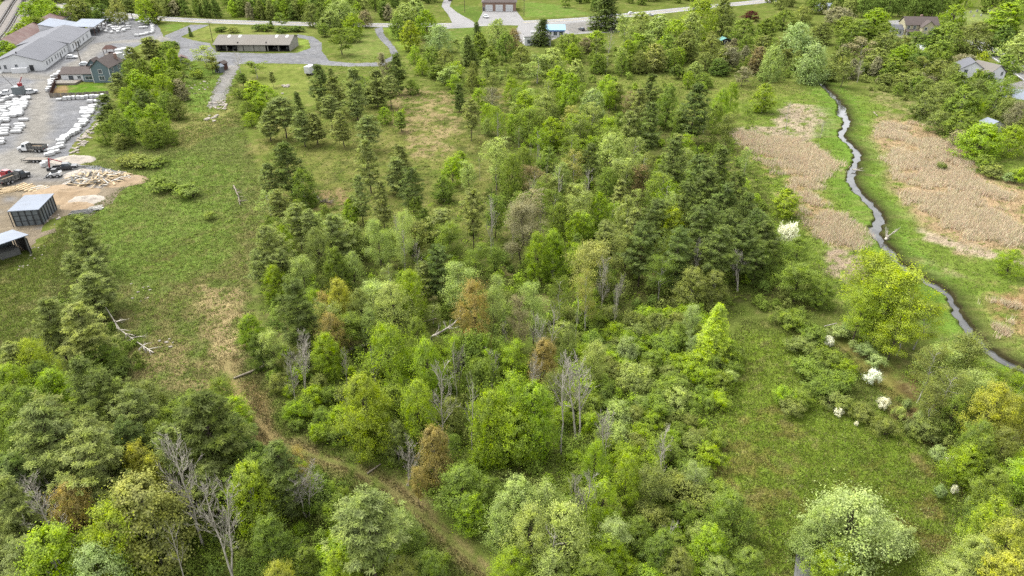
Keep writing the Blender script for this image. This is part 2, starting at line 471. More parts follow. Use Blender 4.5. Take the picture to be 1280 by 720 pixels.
# ------------------------------------------------------------------ ground sheet
def build_ground():
    ny, nx = 430, 430
    ys = 38 * np.exp(np.linspace(0, math.log(640 / 38), ny))
    t = np.linspace(-1, 1, nx)
    Y = np.repeat(ys, nx); X = np.tile(t, ny) * (Y * .92 + 22)
    keep = np.ones((ny - 1) * (nx - 1), bool)
    idx = np.arange(ny * nx).reshape(ny, nx)
    F = np.stack([idx[:-1, :-1], idx[:-1, 1:], idx[1:, 1:], idx[1:, :-1]], -1).reshape(-1, 4)
    cx, cy = X[F].mean(1), Y[F].mean(1)
    keep = seg_dist(cx, cy, STREAM) > 2.7
    F = F[keep]
    # skirt to the horizon
    bi = list(idx[0, :]) + list(idx[1:, -1]) + list(idx[-1, -2::-1]) + list(idx[-2:0:-1, 0])
    V = np.stack([X, Y, np.zeros_like(X)], 1)
    cen = np.array([0, 260.0])
    ring = V[bi][:, :2] - cen
    far = cen + ring / np.linalg.norm(ring, axis=1)[:, None] * 5000
    base = len(V); n = len(bi)
    V = np.concatenate([V, np.concatenate([far, np.zeros((n, 1))], 1)])
    bi = np.array(bi); k = np.arange(n); k2 = (k + 1) % n
    F = np.concatenate([F, np.stack([bi[k2], bi[k], base + k, base + k2], 1)])
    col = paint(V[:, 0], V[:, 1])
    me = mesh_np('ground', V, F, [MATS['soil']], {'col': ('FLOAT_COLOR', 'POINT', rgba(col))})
    tag(obj('ground', me), kind='structure')
build_ground()

def resample(line, step):
    out = [Vector(line[0])]
    for a, b in zip(line[:-1], line[1:]):
        a, b = Vector(a), Vector(b); L = (b - a).length; n = max(1, int(L / step))
        for i in range(1, n + 1): out.append(a.lerp(b, i / n))
    return out
def smooth_line(line, it=2):
    for _ in range(it):
        new = [line[0]]
        for a, b in zip(line[:-1], line[1:]):
            new += [(a[0] * .75 + b[0] * .25, a[1] * .75 + b[1] * .25), (a[0] * .25 + b[0] * .75, a[1] * .25 + b[1] * .75)]
        line = new + [line[-1]]
    return line
def ribbon_frames(line, step, sm=2):
    pts = resample(smooth_line(line, sm), step)
    fr = []
    for i, p in enumerate(pts):
        d = (pts[min(i + 1, len(pts) - 1)] - pts[max(i - 1, 0)]).normalized()
        fr.append((p, Vector((-d.y, d.x))))
    return fr
def ribbon(name, line, offs, zf, mat, step=1.0, wf=None, colf=None, sm=2):
    """offs: cross-section offsets in m; zf(i_off) heights; wf(arc i) width factor"""
    fr = ribbon_frames(line, step, sm)
    V = []
    for i, (p, nrm) in enumerate(fr):
        for j, o in enumerate(offs):
            w = wf(p, j, o) if wf else o
            q = p + nrm * w
            V.append((q.x, q.y, zf[j]))
    V = np.array(V); m = len(offs); n = len(fr)
    idx = np.arange(n * m).reshape(n, m)
    F = np.stack([idx[:-1, :-1], idx[1:, :-1], idx[1:, 1:], idx[:-1, 1:]], -1).reshape(-1, 4)
    F = F[:, ::-1]
    attrs = None
    if colf is not None:
        attrs = {'col': ('FLOAT_COLOR', 'POINT', rgba(colf(V[:, 0], V[:, 1], np.tile(np.arange(m), n))))}
    return obj(name, mesh_np(name, V, F, [MATS[mat]], attrs))

# stream: cut banks and water
def stream_w(p, j, o):
    u, v = pix(p.x, p.y)
    k = 1.0
    for cx, cy, r, a in ((1052, 142, 7, 1.2), (1073, 192, 8, .25), (1062, 228, 12, .35), (1095, 262, 20, .35), (1096, 285, 10, .35), (1260, 453, 40, .3)):
        k += a * math.exp(-((u - cx) ** 2 + (v - cy) ** 2) / (2 * r * r))
    s = 1 if o > 0 else -1
    n = float(vnoise(np.array([p.x * .55]), np.array([p.y * .55]), 20 + s)[0]) - .5
    n2 = float(vnoise(np.array([p.x * 1.7]), np.array([p.y * 1.7]), 30 + s)[0]) - .5
    a = abs(o)
    base = .62 * k + n * .8 + n2 * .8
    return s * (base + (a - 1.35)) if a >= 1.0 else o
def bank_col(x, y, j):
    c = paint(x, y)
    for jj, f in ((2, .75), (3, .95), (4, .95), (5, .95), (6, .95), (7, .95), (8, .75)):
        m = (j == jj)
        c[m] = c[m] * (1 - f) + MUD[None, :] * f * .8
    return c
tag(ribbon('stream_bank', STREAM, [-5.6, -2.3, -1.75, -1.45, -1.2, 1.2, 1.45, 1.75, 2.3, 5.6][0:10], [.006, .10, .03, -.45, -.75, -.75, -.45, .03, .10, .006], 'soil', .8,
           stream_w, lambda x, y, j: bank_col(x, y, j), 1), kind='structure')
tag(ribbon('stream_water', STREAM, [-1.9, 0, 1.9], [-.34, -.34, -.34], 'water', .8, stream_w, None, 1), kind='structure')
tag(ribbon('dirt_track', TRACK, [-3.2, -2, -1.2, -.6, 0, .6, 1.2, 2, 3.2], [.004] * 9, 'soil', .6, None, lambda x, y, j: paint(x, y)), kind='structure')

def sheet(name, poly_px, mat, z, colf=None, jit=.5, grid=3.0, world=False):
    w = poly_px if world else PP(poly_px)
    pts = resample(list(w) + [w[0]], 1.2)[:-1]
    vs2 = []
    for p in pts:
        vs2.append(Vector((p.x + (random.random() - .5) * jit, p.y + (random.random() - .5) * jit)))
    nb = len(vs2)
    a = np.array([(v.x, v.y) for v in vs2])
    gx, gy = np.meshgrid(np.arange(a[:, 0].min(), a[:, 0].max(), grid), np.arange(a[:, 1].min(), a[:, 1].max(), grid))
    gx, gy = gx.ravel(), gy.ravel()
    k = in_poly(gx, gy, [tuple(q) for q in a]); gx, gy = gx[k], gy[k]
    if len(gx):
        k = seg_dist(gx, gy, [tuple(q) for q in a], True) > .8; gx, gy = gx[k], gy[k]
    allv = vs2 + [Vector((x, y)) for x, y in zip(gx, gy)]
    ov, oe, of, _, _, _ = delaunay_2d_cdt(allv, [], [list(range(nb))], 1, 1e-4)
    V = np.array([(v.x, v.y, z) for v in ov])
    F = np.array([f for f in of if len(f) == 3])
    n = np.cross(V[F[:, 1]] - V[F[:, 0]], V[F[:, 2]] - V[F[:, 0]])[:, 2]
    F[n < 0] = F[n < 0][:, ::-1]
    attrs = {'col': ('FLOAT_COLOR', 'POINT', rgba(colf(V[:, 0], V[:, 1])))} if colf else None
    o = obj(name, mesh_np(name, V, F, [MATS[mat]], attrs))
    return tag(o, kind='structure')

GRAV = np.array(lin((198, 197, 195), .21)); GRAV_D = np.array(lin((180, 182, 188), .21)); LANE = np.array(lin((214, 208, 196), .20)); SAND = np.array(lin((198, 182, 156), .20))
YARD_LANES = [PP([(30, 200), (40, 175), (48, 150), (52, 120), (55, 105), (75, 92), (105, 75), (125, 55), (150, 52), (200, 50), (225, 35)]), PP([(30, 200), (70, 215), (30, 212), (0, 195)]),
              PP([(0, 92), (55, 97)]), PP([(40, 250), (20, 290), (0, 310)]), PP([(25, 240), (60, 232), (100, 240), (150, 222)])]
def yard_col(x, y):
    n = fbm(x * .12, y * .12, 4); n2 = fbm(x * .8, y * .8, 6)
    c = GRAV_D[None, :] * (1 - n[:, None]) + GRAV[None, :] * n[:, None]
    c = c * (.86 + .28 * n2)[:, None]
    for k, L in enumerate(YARD_LANES):
        d = seg_dist(x, y, L)
        m = smooth((5.5 + (n2 - .5) * 5 - d) / 4) * (.85 if k != 3 else .6)
        c = c * (1 - m[:, None]) + LANE[None, :] * m[:, None]
    px_, py_ = pix(x, y)
    m = smooth((py_ - 218) / 20) * smooth((n2 - .15) / .3)
    return c * (1 - m[:, None]) + SAND[None, :] * m[:, None]

# ------------------------------------------------------------------ roads, yards, railway
ROAD = PP([(60, 4), (130, 15), (170, 21), (230, 25), (300, 28), (430, 31), (540, 32), (640, 29), (740, 24), (830, 14), (900, 7), (960, 1), (1010, -6)])
tag(ribbon('road', ROAD, [-6.0, -3, 0, 3, 6.0], [.010] * 5, 'asphalt', 4), kind='structure')
def marking(name, line, off, width, z, mat, dash=None):
    fr = ribbon_frames(line, 3.0); V, F = [], []
    for i in range(len(fr) - 1):
        if dash and i % dash[1] >= dash[0]: continue
        (p, n), (q, m) = fr[i], fr[i + 1]
        b = len(V)
        for a, nn, s in ((p, n, -1), (q, m, -1), (q, m, 1), (p, n, 1)):
            r = a + nn * (off + s * width / 2); V.append((r.x, r.y, z))
        F.append((b, b + 3, b + 2, b + 1))
    return tag(obj(name, mesh_np(name, np.array(V), np.array(F), [MATS[mat]])), kind='structure')
for off in (-4.2, 4.2): marking('road_edge_line', ROAD, off, .22, .015, 'paint_white')
for off in (-.22, .22): marking('road_centre_line', ROAD, off, .16, .015, 'paint_yellow')
SIDE_ROAD = PP([(1215, 50), (1240, 64), (1258, 76), (1280, 92), (1330, 125)])
tag(ribbon('side_road', SIDE_ROAD, [-4.2, 0, 4.2], [.010] * 3, 'asphalt', 3), kind='structure')
for off in (-3.4, 3.4): marking('side_road_edge_line', SIDE_ROAD, off, .25, .015, 'paint_white')
marking('side_road_centre_line', SIDE_ROAD, 0, .3, .015, 'paint_yellow')

tag(sheet('gravel_yard', [(-40, 72), (10, 74), (50, 80), (92, 54), (104, 44), (112, 28), (128, 20), (165, 22), (195, 27), (205, 46), (226, 48), (215, 52), (180, 53), (158, 64), (140, 75), (112, 84), (95, 86), (76, 100),
     (63, 120), (80, 122), (137, 122), (125, 145), (108, 162), (88, 185), (84, 205), (120, 207), (160, 216), (168, 224), (150, 240), (140, 254), (110, 262), (60, 275), (40, 310), (-40, 330)],
     'soil', .008, yard_col, .7, 2.5), kind='structure')
def lane_col(x, y):
    n = fbm(x * .3, y * .3, 4)[:, None]; n2 = fbm(x * 1.1, y * 1.1, 8)[:, None]
    return (GRAV[None, :] * n + GRAV_D[None, :] * (1 - n)) * (.85 + .3 * n2)
def rubble_col(x, y):
    n = fbm(x * .6, y * .6, 4)[:, None]
    return LANE[None, :] * n + GRAV[None, :] * (1 - n) * .9
sheet('gravel_forecourt', [(205, 45), (238, 31), (262, 31), (244, 38), (226, 46), (240, 50), (262, 54), (270, 65), (330, 67), (372, 66), (388, 60), (386, 50), (370, 46), (372, 43), (392, 46), (402, 54), (402, 64), (412, 76), (440, 79), (474, 78),
      (490, 70), (486, 60), (472, 46), (468, 36), (478, 33), (480, 43), (490, 55), (498, 66), (494, 76), (478, 83), (430, 83), (400, 81), (380, 80), (330, 79), (300, 80), (285, 86), (272, 80), (250, 76), (232, 77), (222, 70), (226, 60), (218, 50)],
      'soil', .012, lane_col, .7, 3)
sheet('rubble_lane', [(285, 82), (300, 82), (292, 98), (284, 118), (280, 132), (260, 133), (264, 120), (272, 100)], 'soil', .014, rubble_col, 1.0, 2)
sheet('driveway', [(556, 36), (566, 30), (560, 18), (552, 8), (556, -4), (566, -4), (562, 8), (572, 16), (590, 26), (600, 34)], 'asphalt', .018, None, .4, 4)
sheet('garage_apron', [(596, 30), (604, 14), (645, 13), (655, 26), (650, 32)], 'asphalt', .020, None, .3, 4)
sheet('shop_forecourt', [(650, 30), (700, 28), (770, 24), (775, 40), (730, 42), (706, 44), (690, 50), (655, 56), (640, 44)], 'asphalt', .021, None, .4, 4)
sheet('sandy_turnaround', [(690, 32), (748, 25), (752, 36), (720, 42)], 'soil', .026, rubble_col, .6, 3)
sheet('house_drive', [(1248, 108), (1300, 96), (1320, 150), (1250, 142), (1232, 130)], 'soil', .012, rubble_col, .5, 3)
sheet('back_drive', [(1110, 26), (1140, 24), (1140, 32), (1115, 34)], 'asphalt', .016, None, .4, 4)
def trk_col(x, y):
    n = fbm(x * .7, y * .7, 4)[:, None]
    return SAND[None, :] * (.75 + .4 * n)
sheet('wheel_ruts', [(168, 218), (166, 230), (150, 240), (140, 252), (120, 266), (100, 276), (98, 274), (116, 264), (134, 252), (138, 242), (130, 236), (150, 226)], 'soil', .014, trk_col, .5, 2)
sheet('dirt_lane', [(30, 296), (70, 286), (72, 290), (40, 300)], 'soil', .012, trk_col, .8, 2)

RAIL = PP([(-60, 108), (-20, 62), (0, 42), (10, 26), (20, 8), (30, -8)])
tag(ribbon('railway_bed', RAIL, [-9, -7, 7, 9], [.012, .35, .35, .012], 'ballast', 4), kind='structure')
rail_root = empty('railway_track', *RAIL[2])
tag(rail_root, 'brown railway track running along the tree covered bank', 'railway track')
rx, ry = RAIL[2]
for off in (-3.4, -1.9, 1.9, 3.4):
    fr = ribbon_frames(RAIL, 4); V = []
    for p, n in fr:
        for s, z in ((-.08, .36), (-.08, .55), (.08, .55), (.08, .36)):
            q = p + n * (off + s); V.append((q.x - rx, q.y - ry, z))
    n_ = len(fr); idx = np.arange(n_ * 4).reshape(n_, 4)
    F = np.concatenate([np.stack([idx[:-1, j], idx[1:, j], idx[1:, j + 1], idx[:-1, j + 1]], -1) for j in range(3)])
    obj('rail', mesh_np('rail', np.array(V), F, [MATS['steel']]), rail_root)
slp = MB()
for i, (p, n) in enumerate(ribbon_frames(RAIL, .9)):
    for off in (-2.65, 2.65):
        q = p + n * off; slp.box((q.x - rx, q.y - ry, .39), (2.6, .25, .07), math.atan2(n.y, n.x))
slp.build('sleepers', MATS['sleeper'], rail_root)['kind'] = 'stuff'

# ------------------------------------------------------------------ buildings
def wall_box(par, x, y, z, w, h, side, mat_f, mat_p, name='window', sill=True, depth=.06):
    """a framed opening on a wall: side 's' faces -y, 'e' +x, 'n' +y, 'w' -x; (x,y) on the wall face"""
    nx, ny = {'s': (0, -1), 'n': (0, 1), 'e': (1, 0), 'w': (-1, 0)}[side]
    fw = .12
    fr = MB()
    def piece(u0, u1, z0, z1, out, th, mb):
        uc = (u0 + u1) / 2; du = u1 - u0
        if nx == 0: mb.box((x + uc, y + ny * out, (z0 + z1) / 2), (du, th, z1 - z0))
        else: mb.box((x + nx * out, y + uc, (z0 + z1) / 2), (th, du, z1 - z0))
    piece(-w / 2 - fw, -w / 2, z - fw, z + h + fw, depth / 2, depth, fr); piece(w / 2, w / 2 + fw, z - fw, z + h + fw, depth / 2, depth, fr)
    piece(-w / 2, w / 2, z + h, z + h + fw, depth / 2, depth, fr); piece(-w / 2, w / 2, z - fw, z, depth / 2, depth, fr)
    o = fr.build(name, mat_f, par)
    pn = MB(); piece(-w / 2, w / 2, z, z + h, .012, .02, pn)
    pn.build('pane' if name == 'window' else 'leaf_panel', mat_p, o)
    if name == 'window':
        mu = MB(); piece(-.03, .03, z, z + h, .035, .03, mu); mu.build('mullion', mat_f, o)
    return o
def gable(root, x0, x1, y0, y1, eave, ridge, wall, roof, axis='y', over=.4, th=.16, z0=0.0, rp=.5):
    """gabled block; ridge runs along axis; rp: ridge position 0..1"""
    mb = MB()
    if axis == 'y':
        xm = x0 + (x1 - x0) * rp
        mb.prism([(x0, z0), (x1, z0), (x1, eave), (xm, ridge), (x0, eave)], 'y', y0, y1)
        w = mb.build('wall', MATS[wall], root)
        r = MB()
        s0 = (ridge - eave) / (xm - x0); s1 = (ridge - eave) / (x1 - xm)
        r.prism([(x0 - over, eave - s0 * over + .02), (xm, ridge + .02), (x1 + over, eave - s1 * over + .02), (x1 + over, eave - s1 * over + .02 + th), (xm, ridge + .02 + th), (x0 - over, eave - s0 * over + .02 + th)], 'y', y0 - over, y1 + over)
    else:
        ym = y0 + (y1 - y0) * rp
        mb.prism([(y0, z0), (y1, z0), (y1, eave), (ym, ridge), (y0, eave)], 'x', x0, x1)
        w = mb.build('wall', MATS[wall], root)
        r = MB()
        s0 = (ridge - eave) / (ym - y0); s1 = (ridge - eave) / (y1 - ym)
        r.prism([(y0 - over, eave - s0 * over + .02), (ym, ridge + .02), (y1 + over, eave - s1 * over + .02), (y1 + over, eave - s1 * over + .02 + th), (ym, ridge + .02 + th), (y0 - over, eave - s0 * over + .02 + th)], 'x', x0 - over, x1 + over)
    rf = r.build('roof', MATS[roof], root)
    return w, rf

# white workshop ------------------------------------------------------
ax, ay = P(56, 88)
ROT = math.radians(15.4)
wk = empty('workshop_building', ax, ay, 0, ROT)
tag(wk, 'long white workshop with grey gabled roof and a row of windows', 'building')
w1, r1 = gable(wk, -18, 0, 0, 36, 3.6, 6.6, 'white_wall', 'grey_shingle')
w2, r2 = gable(wk, -19.5, 1.2, 36.05, 72, 3.7, 6.1, 'white_wall', 'grey_shingle')
for yy in (5, 8.5, 12, 17, 20.5, 27, 31): wall_box(wk, .003, yy, 1.1, 1.3, 1.5, 'e', MATS['white_trim'], MATS['glass'])
for yy in (40, 45, 52, 58, 65): wall_box(wk, 1.203, yy, 1.0, 1.5, 1.7, 'e', MATS['white_trim'], MATS['glass'])
wall_box(wk, .003, 24, .05, 1.3, 2.3, 'e', MATS['white_trim'], MATS['dark_metal'], 'door')
wall_box(wk, 1.203, 48.5, .05, 2.4, 2.5, 'e', MATS['white_trim'], MATS['dark_metal'], 'door')
for xx in (-15.2, -13.2, -9.3): wall_box(wk, xx, -.003, 1.3, .9, 1.5, 's', MATS['white_trim'], MATS['glass'])
wall_box(wk, -4.2, -.003, .05, 1.5, 2.3, 's', MATS['white_trim'], MATS['dark_metal'], 'door')
MB().box((-8.0, -1.3, .9), (5.4, 2.6, 1.8)).build('low_annex', MATS['white_wall'], wk)
MB().box((-16.5, -1.0, .25), (4, 2, .5)).build('loading_step', MATS['white_trim'], wk)
MB().box((2.4, 55, .12), (2.2, 32, .24)).build('walkway', MATS['weathered_plank'], wk)
MB().cyl((-8.6, 2, 6.3), (-8.6, 2, 7.3), .25).build('vent_pipe', MATS['dark_metal'], wk)
# brown roofed warehouse behind
bw = empty('warehouse', ax, ay, 0, ROT)
tag(bw, 'long low warehouse with faded red brown roof beside the railway trees', 'building')
gable(bw, -31, -20.5, 40, 130, 3.4, 6.0, 'white_wall', 'red_roof')
mb = MB(); mb.prism([(-20.4, 0), (-9, 0), (-9, 4.2), (-20.4, 6.6)], 'y', 73, 92); mb.build('wing', MATS['white_wall'], bw)
mb = MB(); mb.prism([(-20.4, 6.65), (-8.5, 4.15), (-8.5, 4.3), (-20.4, 6.8)], 'y', 72.5, 92.5); mb.build('wing_roof', MATS['metal_roof'], bw)
pw = empty('loading_canopy', ax, ay, 0, ROT)
tag(pw, 'open canopy with pale metal roof at the far end of the workshop', 'canopy')
mb = MB(); mb.prism([(-8.3, 4.6), (2.5, 4.0), (2.5, 4.16), (-8.3, 4.76)], 'y', 76, 100); mb.build('roof', MATS['metal_roof'], pw)
for xx in (-7.8, 2.0):
    for yy in (76.6, 84, 92, 99.4): MB().box((xx, yy, 1.99), (.25, .25, 3.98)).build('post', MATS['brown_wood'], pw)
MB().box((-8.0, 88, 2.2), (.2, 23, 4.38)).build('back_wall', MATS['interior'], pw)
# tarped hoop shelter beside the workshop
hx, hy = P(33, 58)
hs_ = empty('hoop_shelter', hx - 2, hy, 0, ROT + math.radians(-58))
tag(hs_, 'grey tarpaulin hoop shelter squeezed between workshop and railway trees', 'shelter')
prof = [(-3 * math.cos(t), 3.2 * math.sin(t)) for t in np.linspace(0, math.pi, 9)]
prof2 = [(-2.85 * math.cos(t), 3.05 * math.sin(t)) for t in np.linspace(math.pi, 0, 9)]
MB().prism(prof + prof2, 'y', -8, 8).build('cover', MATS['weathered_plank'], hs_)
for yy in (-7.9, -2.7, 2.7, 7.9):
    m_ = MB()
    for a, b in zip(np.linspace(0, math.pi, 9)[:-1], np.linspace(0, math.pi, 9)[1:]):
        m_.cyl((-2.8 * math.cos(a), yy, 3.0 * math.sin(a)), (-2.8 * math.cos(b), yy, 3.0 * math.sin(b)), .06, n=5)
    m_.build('hoop', MATS['dark_metal'], hs_)

# blue house --------------------------------------------------------
hx0, hy0 = P(104, 103.5)
hs = empty('house', hx0, hy0, 0, math.radians(3))
tag(hs, 'blue grey two storey house with brown shingle roof and white trim', 'house')
gable(hs, 4.2, 10.5, 0, 12, 5.4, 8.2, 'blue_siding', 'brown_shingle', 'y')
gable(hs, 0, 4.15, 1.2, 9, 3.0, 5.0, 'blue_siding', 'brown_shingle', 'x', rp=.6)
gable(hs, -8.5, -.05, 2.2, 9, 2.8, 4.6, 'white_wall', 'brown_shingle', 'x')
gable(hs, .4, 4.1, 5.5, 10, 5.3, 7.2, 'blue_siding', 'brown_shingle', 'y', z0=3.0)
for xx, zz, ww in ((7.3, 3.3, 1.2), (7.3, .9, 1.8)): wall_box(hs, xx, -.003, zz, ww, 1.4, 's', MATS['white_trim'], MATS['glass'])
wall_box(hs, 2.0, 1.197, .9, 2.6, 1.2, 's', MATS['white_trim'], MATS['glass'])
wall_box(hs, 2.2, 5.497, 4.4, 1.0, 1.0, 's', MATS['white_trim'], MATS['glass'])
for yy, zz in ((3, 3.3), (8, 3.3), (3, .9), (8, .9)): wall_box(hs, 10.503, yy, zz, 1.1, 1.4, 'e', MATS['white_trim'], MATS['glass'])
wall_box(hs, -5, 2.197, .05, 1.8, 2.1, 's', MATS['white_trim'], MATS['glass'], 'door')
wall_box(hs, -2, 2.197, 1.0, 1.2, 1.1, 's', MATS['white_trim'], MATS['glass'])
for xx in (4.12, 10.55): MB().box((xx, -.07, 2.7), (.18, .12, 5.4)).build('corner_board', MATS['white_trim'], hs)
MB().box((-5.5, -.6, .35), (8.6, 5.4, .7)).build('deck', MATS['wood_fence'], hs)
mb = MB()
mb.box((-5.5, -3.2, 1.55), (8.6, .1, .1)); mb.box((-9.7, -.6, 1.55), (.1, 5.2, .1))
for i in range(19): mb.box((-9.6 + i * .455, -3.2, 1.1), (.08, .08, .82))
mb.build('deck_rail', MATS['white_trim'], hs)
mb = MB().box((9.4, 10, 7.4), (.8, .8, 2.2)); mb.build('chimney', MATS['brick'], hs)

# timber yard fences round the house garden: each board its own part
def board_fence(name, label, pxline, h, mat, bw_=1.1):
    line = PP(pxline); root = empty(name, *line[0]); tag(root, label, 'fence')
    me = MB().box((0, 0, h / 2), (bw_ * .97, .06, h)).mesh('board', MATS[mat]); me2 = MB().box((0, 0, h / 2 + .1), (.14, .14, h + .2)).mesh('post', MATS[mat])
    ox, oy = line[0]
    for a, b in zip(line[:-1], line[1:]):
        L = math.hypot(b[0] - a[0], b[1] - a[1]); n = max(1, int(L / bw_)); ang = math.atan2(b[1] - a[1], b[0] - a[0])
        for i in range(n):
            t = (i + .5) / n
            o = obj('board', me, root); o.location = (a[0] + (b[0] - a[0]) * t - ox, a[1] + (b[1] - a[1]) * t - oy, 0); o.rotation_euler = (0, 0, ang)
            if i % 2 == 0:
                o = obj('post', me2, root); o.location = (a[0] + (b[0] - a[0]) * i / n - ox + .12 * math.sin(ang), a[1] + (b[1] - a[1]) * i / n - oy - .12 * math.cos(ang), 0); o.rotation_euler = (0, 0, ang)
board_fence('board_fence', 'pale timber fence closing the house lawn towards the yard', [(63, 122), (100, 121), (137, 119)], 1.5, 'wood_fence')
board_fence('board_fence', 'dark timber fence between the house garden and yard lane', [(64, 121), (70, 105), (80, 92)], 1.7, 'brown_wood')

# long open shed --------------------------------------------------------
sx, sy = P(270, 64)
sh = empty('long_shed', sx, sy, 0, math.radians(-.6))
tag(sh, 'long low farm shed with tan roof, open bays and white skylights', 'shed')
LW, LD = 33.0, 13.5
mb = MB(); mb.box((LW / 2, LD - .1, 2.1), (LW, .2, 4.2)); mb.build('back_wall', MATS['beige_siding'], sh)
for x_, nm in ((.1, 'side_wall'), (LW - .1, 'side_wall')):
    MB().prism([(0, 0), (LD - .21, 0), (LD - .21, 4.2), (8, 5.4), (0, 3.0)], 'x', x_ - .1, x_ + .1).build(nm, MATS['beige_siding'], sh)
mb = MB(); mb.prism([(-1.0, 2.75), (8, 5.45), (LD + .5, 4.1), (LD + .5, 4.25), (8, 5.65), (-1.0, 2.92)], 'x', -.7, LW + .5)
rf = mb.build('roof', MATS['tan_roof'], sh)
for i, x_ in enumerate((4, 8.8, 25.3, 30)):
    o = MB().prism([(5.6, 4.62 + .28), (7.6, 5.22 + .30), (7.6, 5.22 + .36), (5.6, 4.62 + .34)], 'x', x_, x_ + 1.1).build('skylight', MATS['white_trim'], rf)
MB().prism([(8.1, 5.66), (8.9, 5.52), (8.9, 5.60), (8.1, 5.74)], 'x', 24.5, 30.5).build('ridge_vent', MATS['white_trim'], rf)
for x_ in (5, 9.9, 23.2, 28): MB().box((x_, .15, 1.46), (.28, .28, 2.92)).build('post', MATS['beige_siding'], sh)
for i, (x0, x1) in enumerate(((10.2, 12.2), (12.5, 15.1), (15.2, 16.9), (17.1, 19.7), (19.8, 22.2))):
    MB().box(((x0 + x1) / 2, .1 if i % 2 == 0 else .28, 1.4), (x1 - x0, .14, 2.8)).build('door' if i % 2 else 'front_panel', MATS['beige_siding'], sh)
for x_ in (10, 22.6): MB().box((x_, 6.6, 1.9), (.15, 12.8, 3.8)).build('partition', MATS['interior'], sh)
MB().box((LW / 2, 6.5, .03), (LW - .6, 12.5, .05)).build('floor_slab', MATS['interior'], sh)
for x_, y_, s_ in ((2, 5, 1.5), (3.6, 4, 1.1), (6.8, 4.5, 1.6), (8.3, 6, 1.3), (24.6, 5, 1.2), (26.4, 4, 1.5), (30.6, 5, 1.3)):
    MB().box((x_, y_, s_ * .4 + .06), (s_ * 1.2, s_, s_ * .8), random.random(), .85).build('stored_crate', MATS['weathered_plank'], sh)

# metal box shed and open metal roof shelter (left edge) ------------------
bx_, by_ = P(20, 283)
bs = empty('metal_box_shed', bx_, by_, 0, math.radians(11))
tag(bs, 'grey corrugated metal box shed with pale flat roof and dark ribs', 'shed')
MB().box((2.65, 4.2, 1.75), (5.3, 8.4, 3.5)).build('wall', MATS['clad_metal'], bs)
MB().prism([(-.35, 3.52), (5.65, 3.52), (5.65, 3.64), (-.35, 3.72)], 'y', -.4, 8.7).build('roof', MATS['metal_roof'], bs)
for i in range(5): MB().box((.1 + i * 1.275, -.07, 1.75), (.17, .13, 3.5)).build('rib', MATS['dark_metal'], bs)
for i in range(7): MB().box((5.37, .2 + i * 1.33, 1.75), (.13, .17, 3.5)).build('rib', MATS['dark_metal'], bs)
for z_ in (1.1, 2.3): MB().box((2.65, -.035, z_), (5.3, .06, .1)).build('rail', MATS['dark_metal'], bs)
for x_ in (-.3, 5.6): MB().cyl((x_, -.35, 0), (x_, -.35, 3.5), .09, n=8).build('corner_post', MATS['dark_metal'], bs)
cx_, cy_ = P(8, 332)
cs = empty('open_shelter', cx_ - 4.2, cy_ + 2, 0, math.radians(-34))
tag(cs, 'open sided shelter with pale metal roof at the meadow edge', 'shelter')
MB().prism([(-3.6, 3.1), (3.6, 3.9), (3.6, 4.02), (-3.6, 3.22)], 'y', -4.5, 6.5).build('roof', MATS['metal_roof'], cs)
for x_, z_ in ((-3.2, 3.1), (3.2, 3.82)):
    for y_ in (-4, 0, 5.8): MB().box((x_, y_, z_ / 2), (.22, .22, z_)).build('post', MATS['weathered_plank'], cs)
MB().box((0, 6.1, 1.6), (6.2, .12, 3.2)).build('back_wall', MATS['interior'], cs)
MB().box((-2.9, 2.8, 1.5), (.1, 5.2, 3.0)).build('side_wall', MATS['clad_metal'], cs)
MB().box((.5, 3, .7), (2.4, 3.4, 1.4)).build('stored_crate', MATS['weathered_plank'], cs)

# small sheds, gazebo, camper ---------------------------------------------
def small_shed(name, label, px_, w, l, e, r, wall, roof, rot, cat='shed', door='s', axis='y'):
    x, y = P(*px_); o = empty(name, x, y, 0, math.radians(rot)); tag(o, label, cat)
    gable(o, -w / 2, w / 2, 0, l, e, r, wall, roof, axis, .25, .1)
    wall_box(o, 0, -.003, .05, min(1.2, w * .4), min(2, e - .3), 's', MATS['white_trim'], MATS['dark_metal'], 'door')
    return o
small_shed('garden_shed', 'small grey hut with pale roof beside the rubble lane', (272, 91), 2.4, 2.6, 2.2, 2.9, 'clad_metal', 'metal_roof', -20)
small_shed('garden_shed', 'small dark brown hut behind the grey hut', (277, 88), 2.2, 2.6, 2.6, 3.4, 'brown_wood', 'brown_shingle', -20)
small_shed('garden_shed', 'little red roofed hut at the grove edge by the forecourt', (229, 81), 4.0, 3.6, 2.3, 3.4, 'beige_siding', 'red_roof', 25)
gz = P(139, 68); g = empty('gazebo', gz[0], gz[1], 0, .1); tag(g, 'open gazebo with dark red hip roof behind the house', 'gazebo')
MB().poly([(-2.6, -2, 2.5), (2.6, -2, 2.5), (2.6, 2, 2.5), (-2.6, 2, 2.5), (-1.2, 0, 3.9), (1.2, 0, 3.9)], [(0, 1, 5, 4), (1, 2, 5), (2, 3, 4, 5), (3, 0, 4), (3, 2, 1, 0)]).build('roof', MATS['brown_wood'], g)
for x_ in (-2.2, 2.2):
    for y_ in (-1.6, 1.6): MB().box((x_, y_, 1.24), (.18, .18, 2.48)).build('post', MATS['brown_wood'], g)
MB().box((0, 0, .08), (4.8, 3.6, .16)).build('floor', MATS['wood_fence'], g)
MB().box((0, 1.4, .5), (3, .5, .7)).build('bench', MATS['brown_wood'], g)

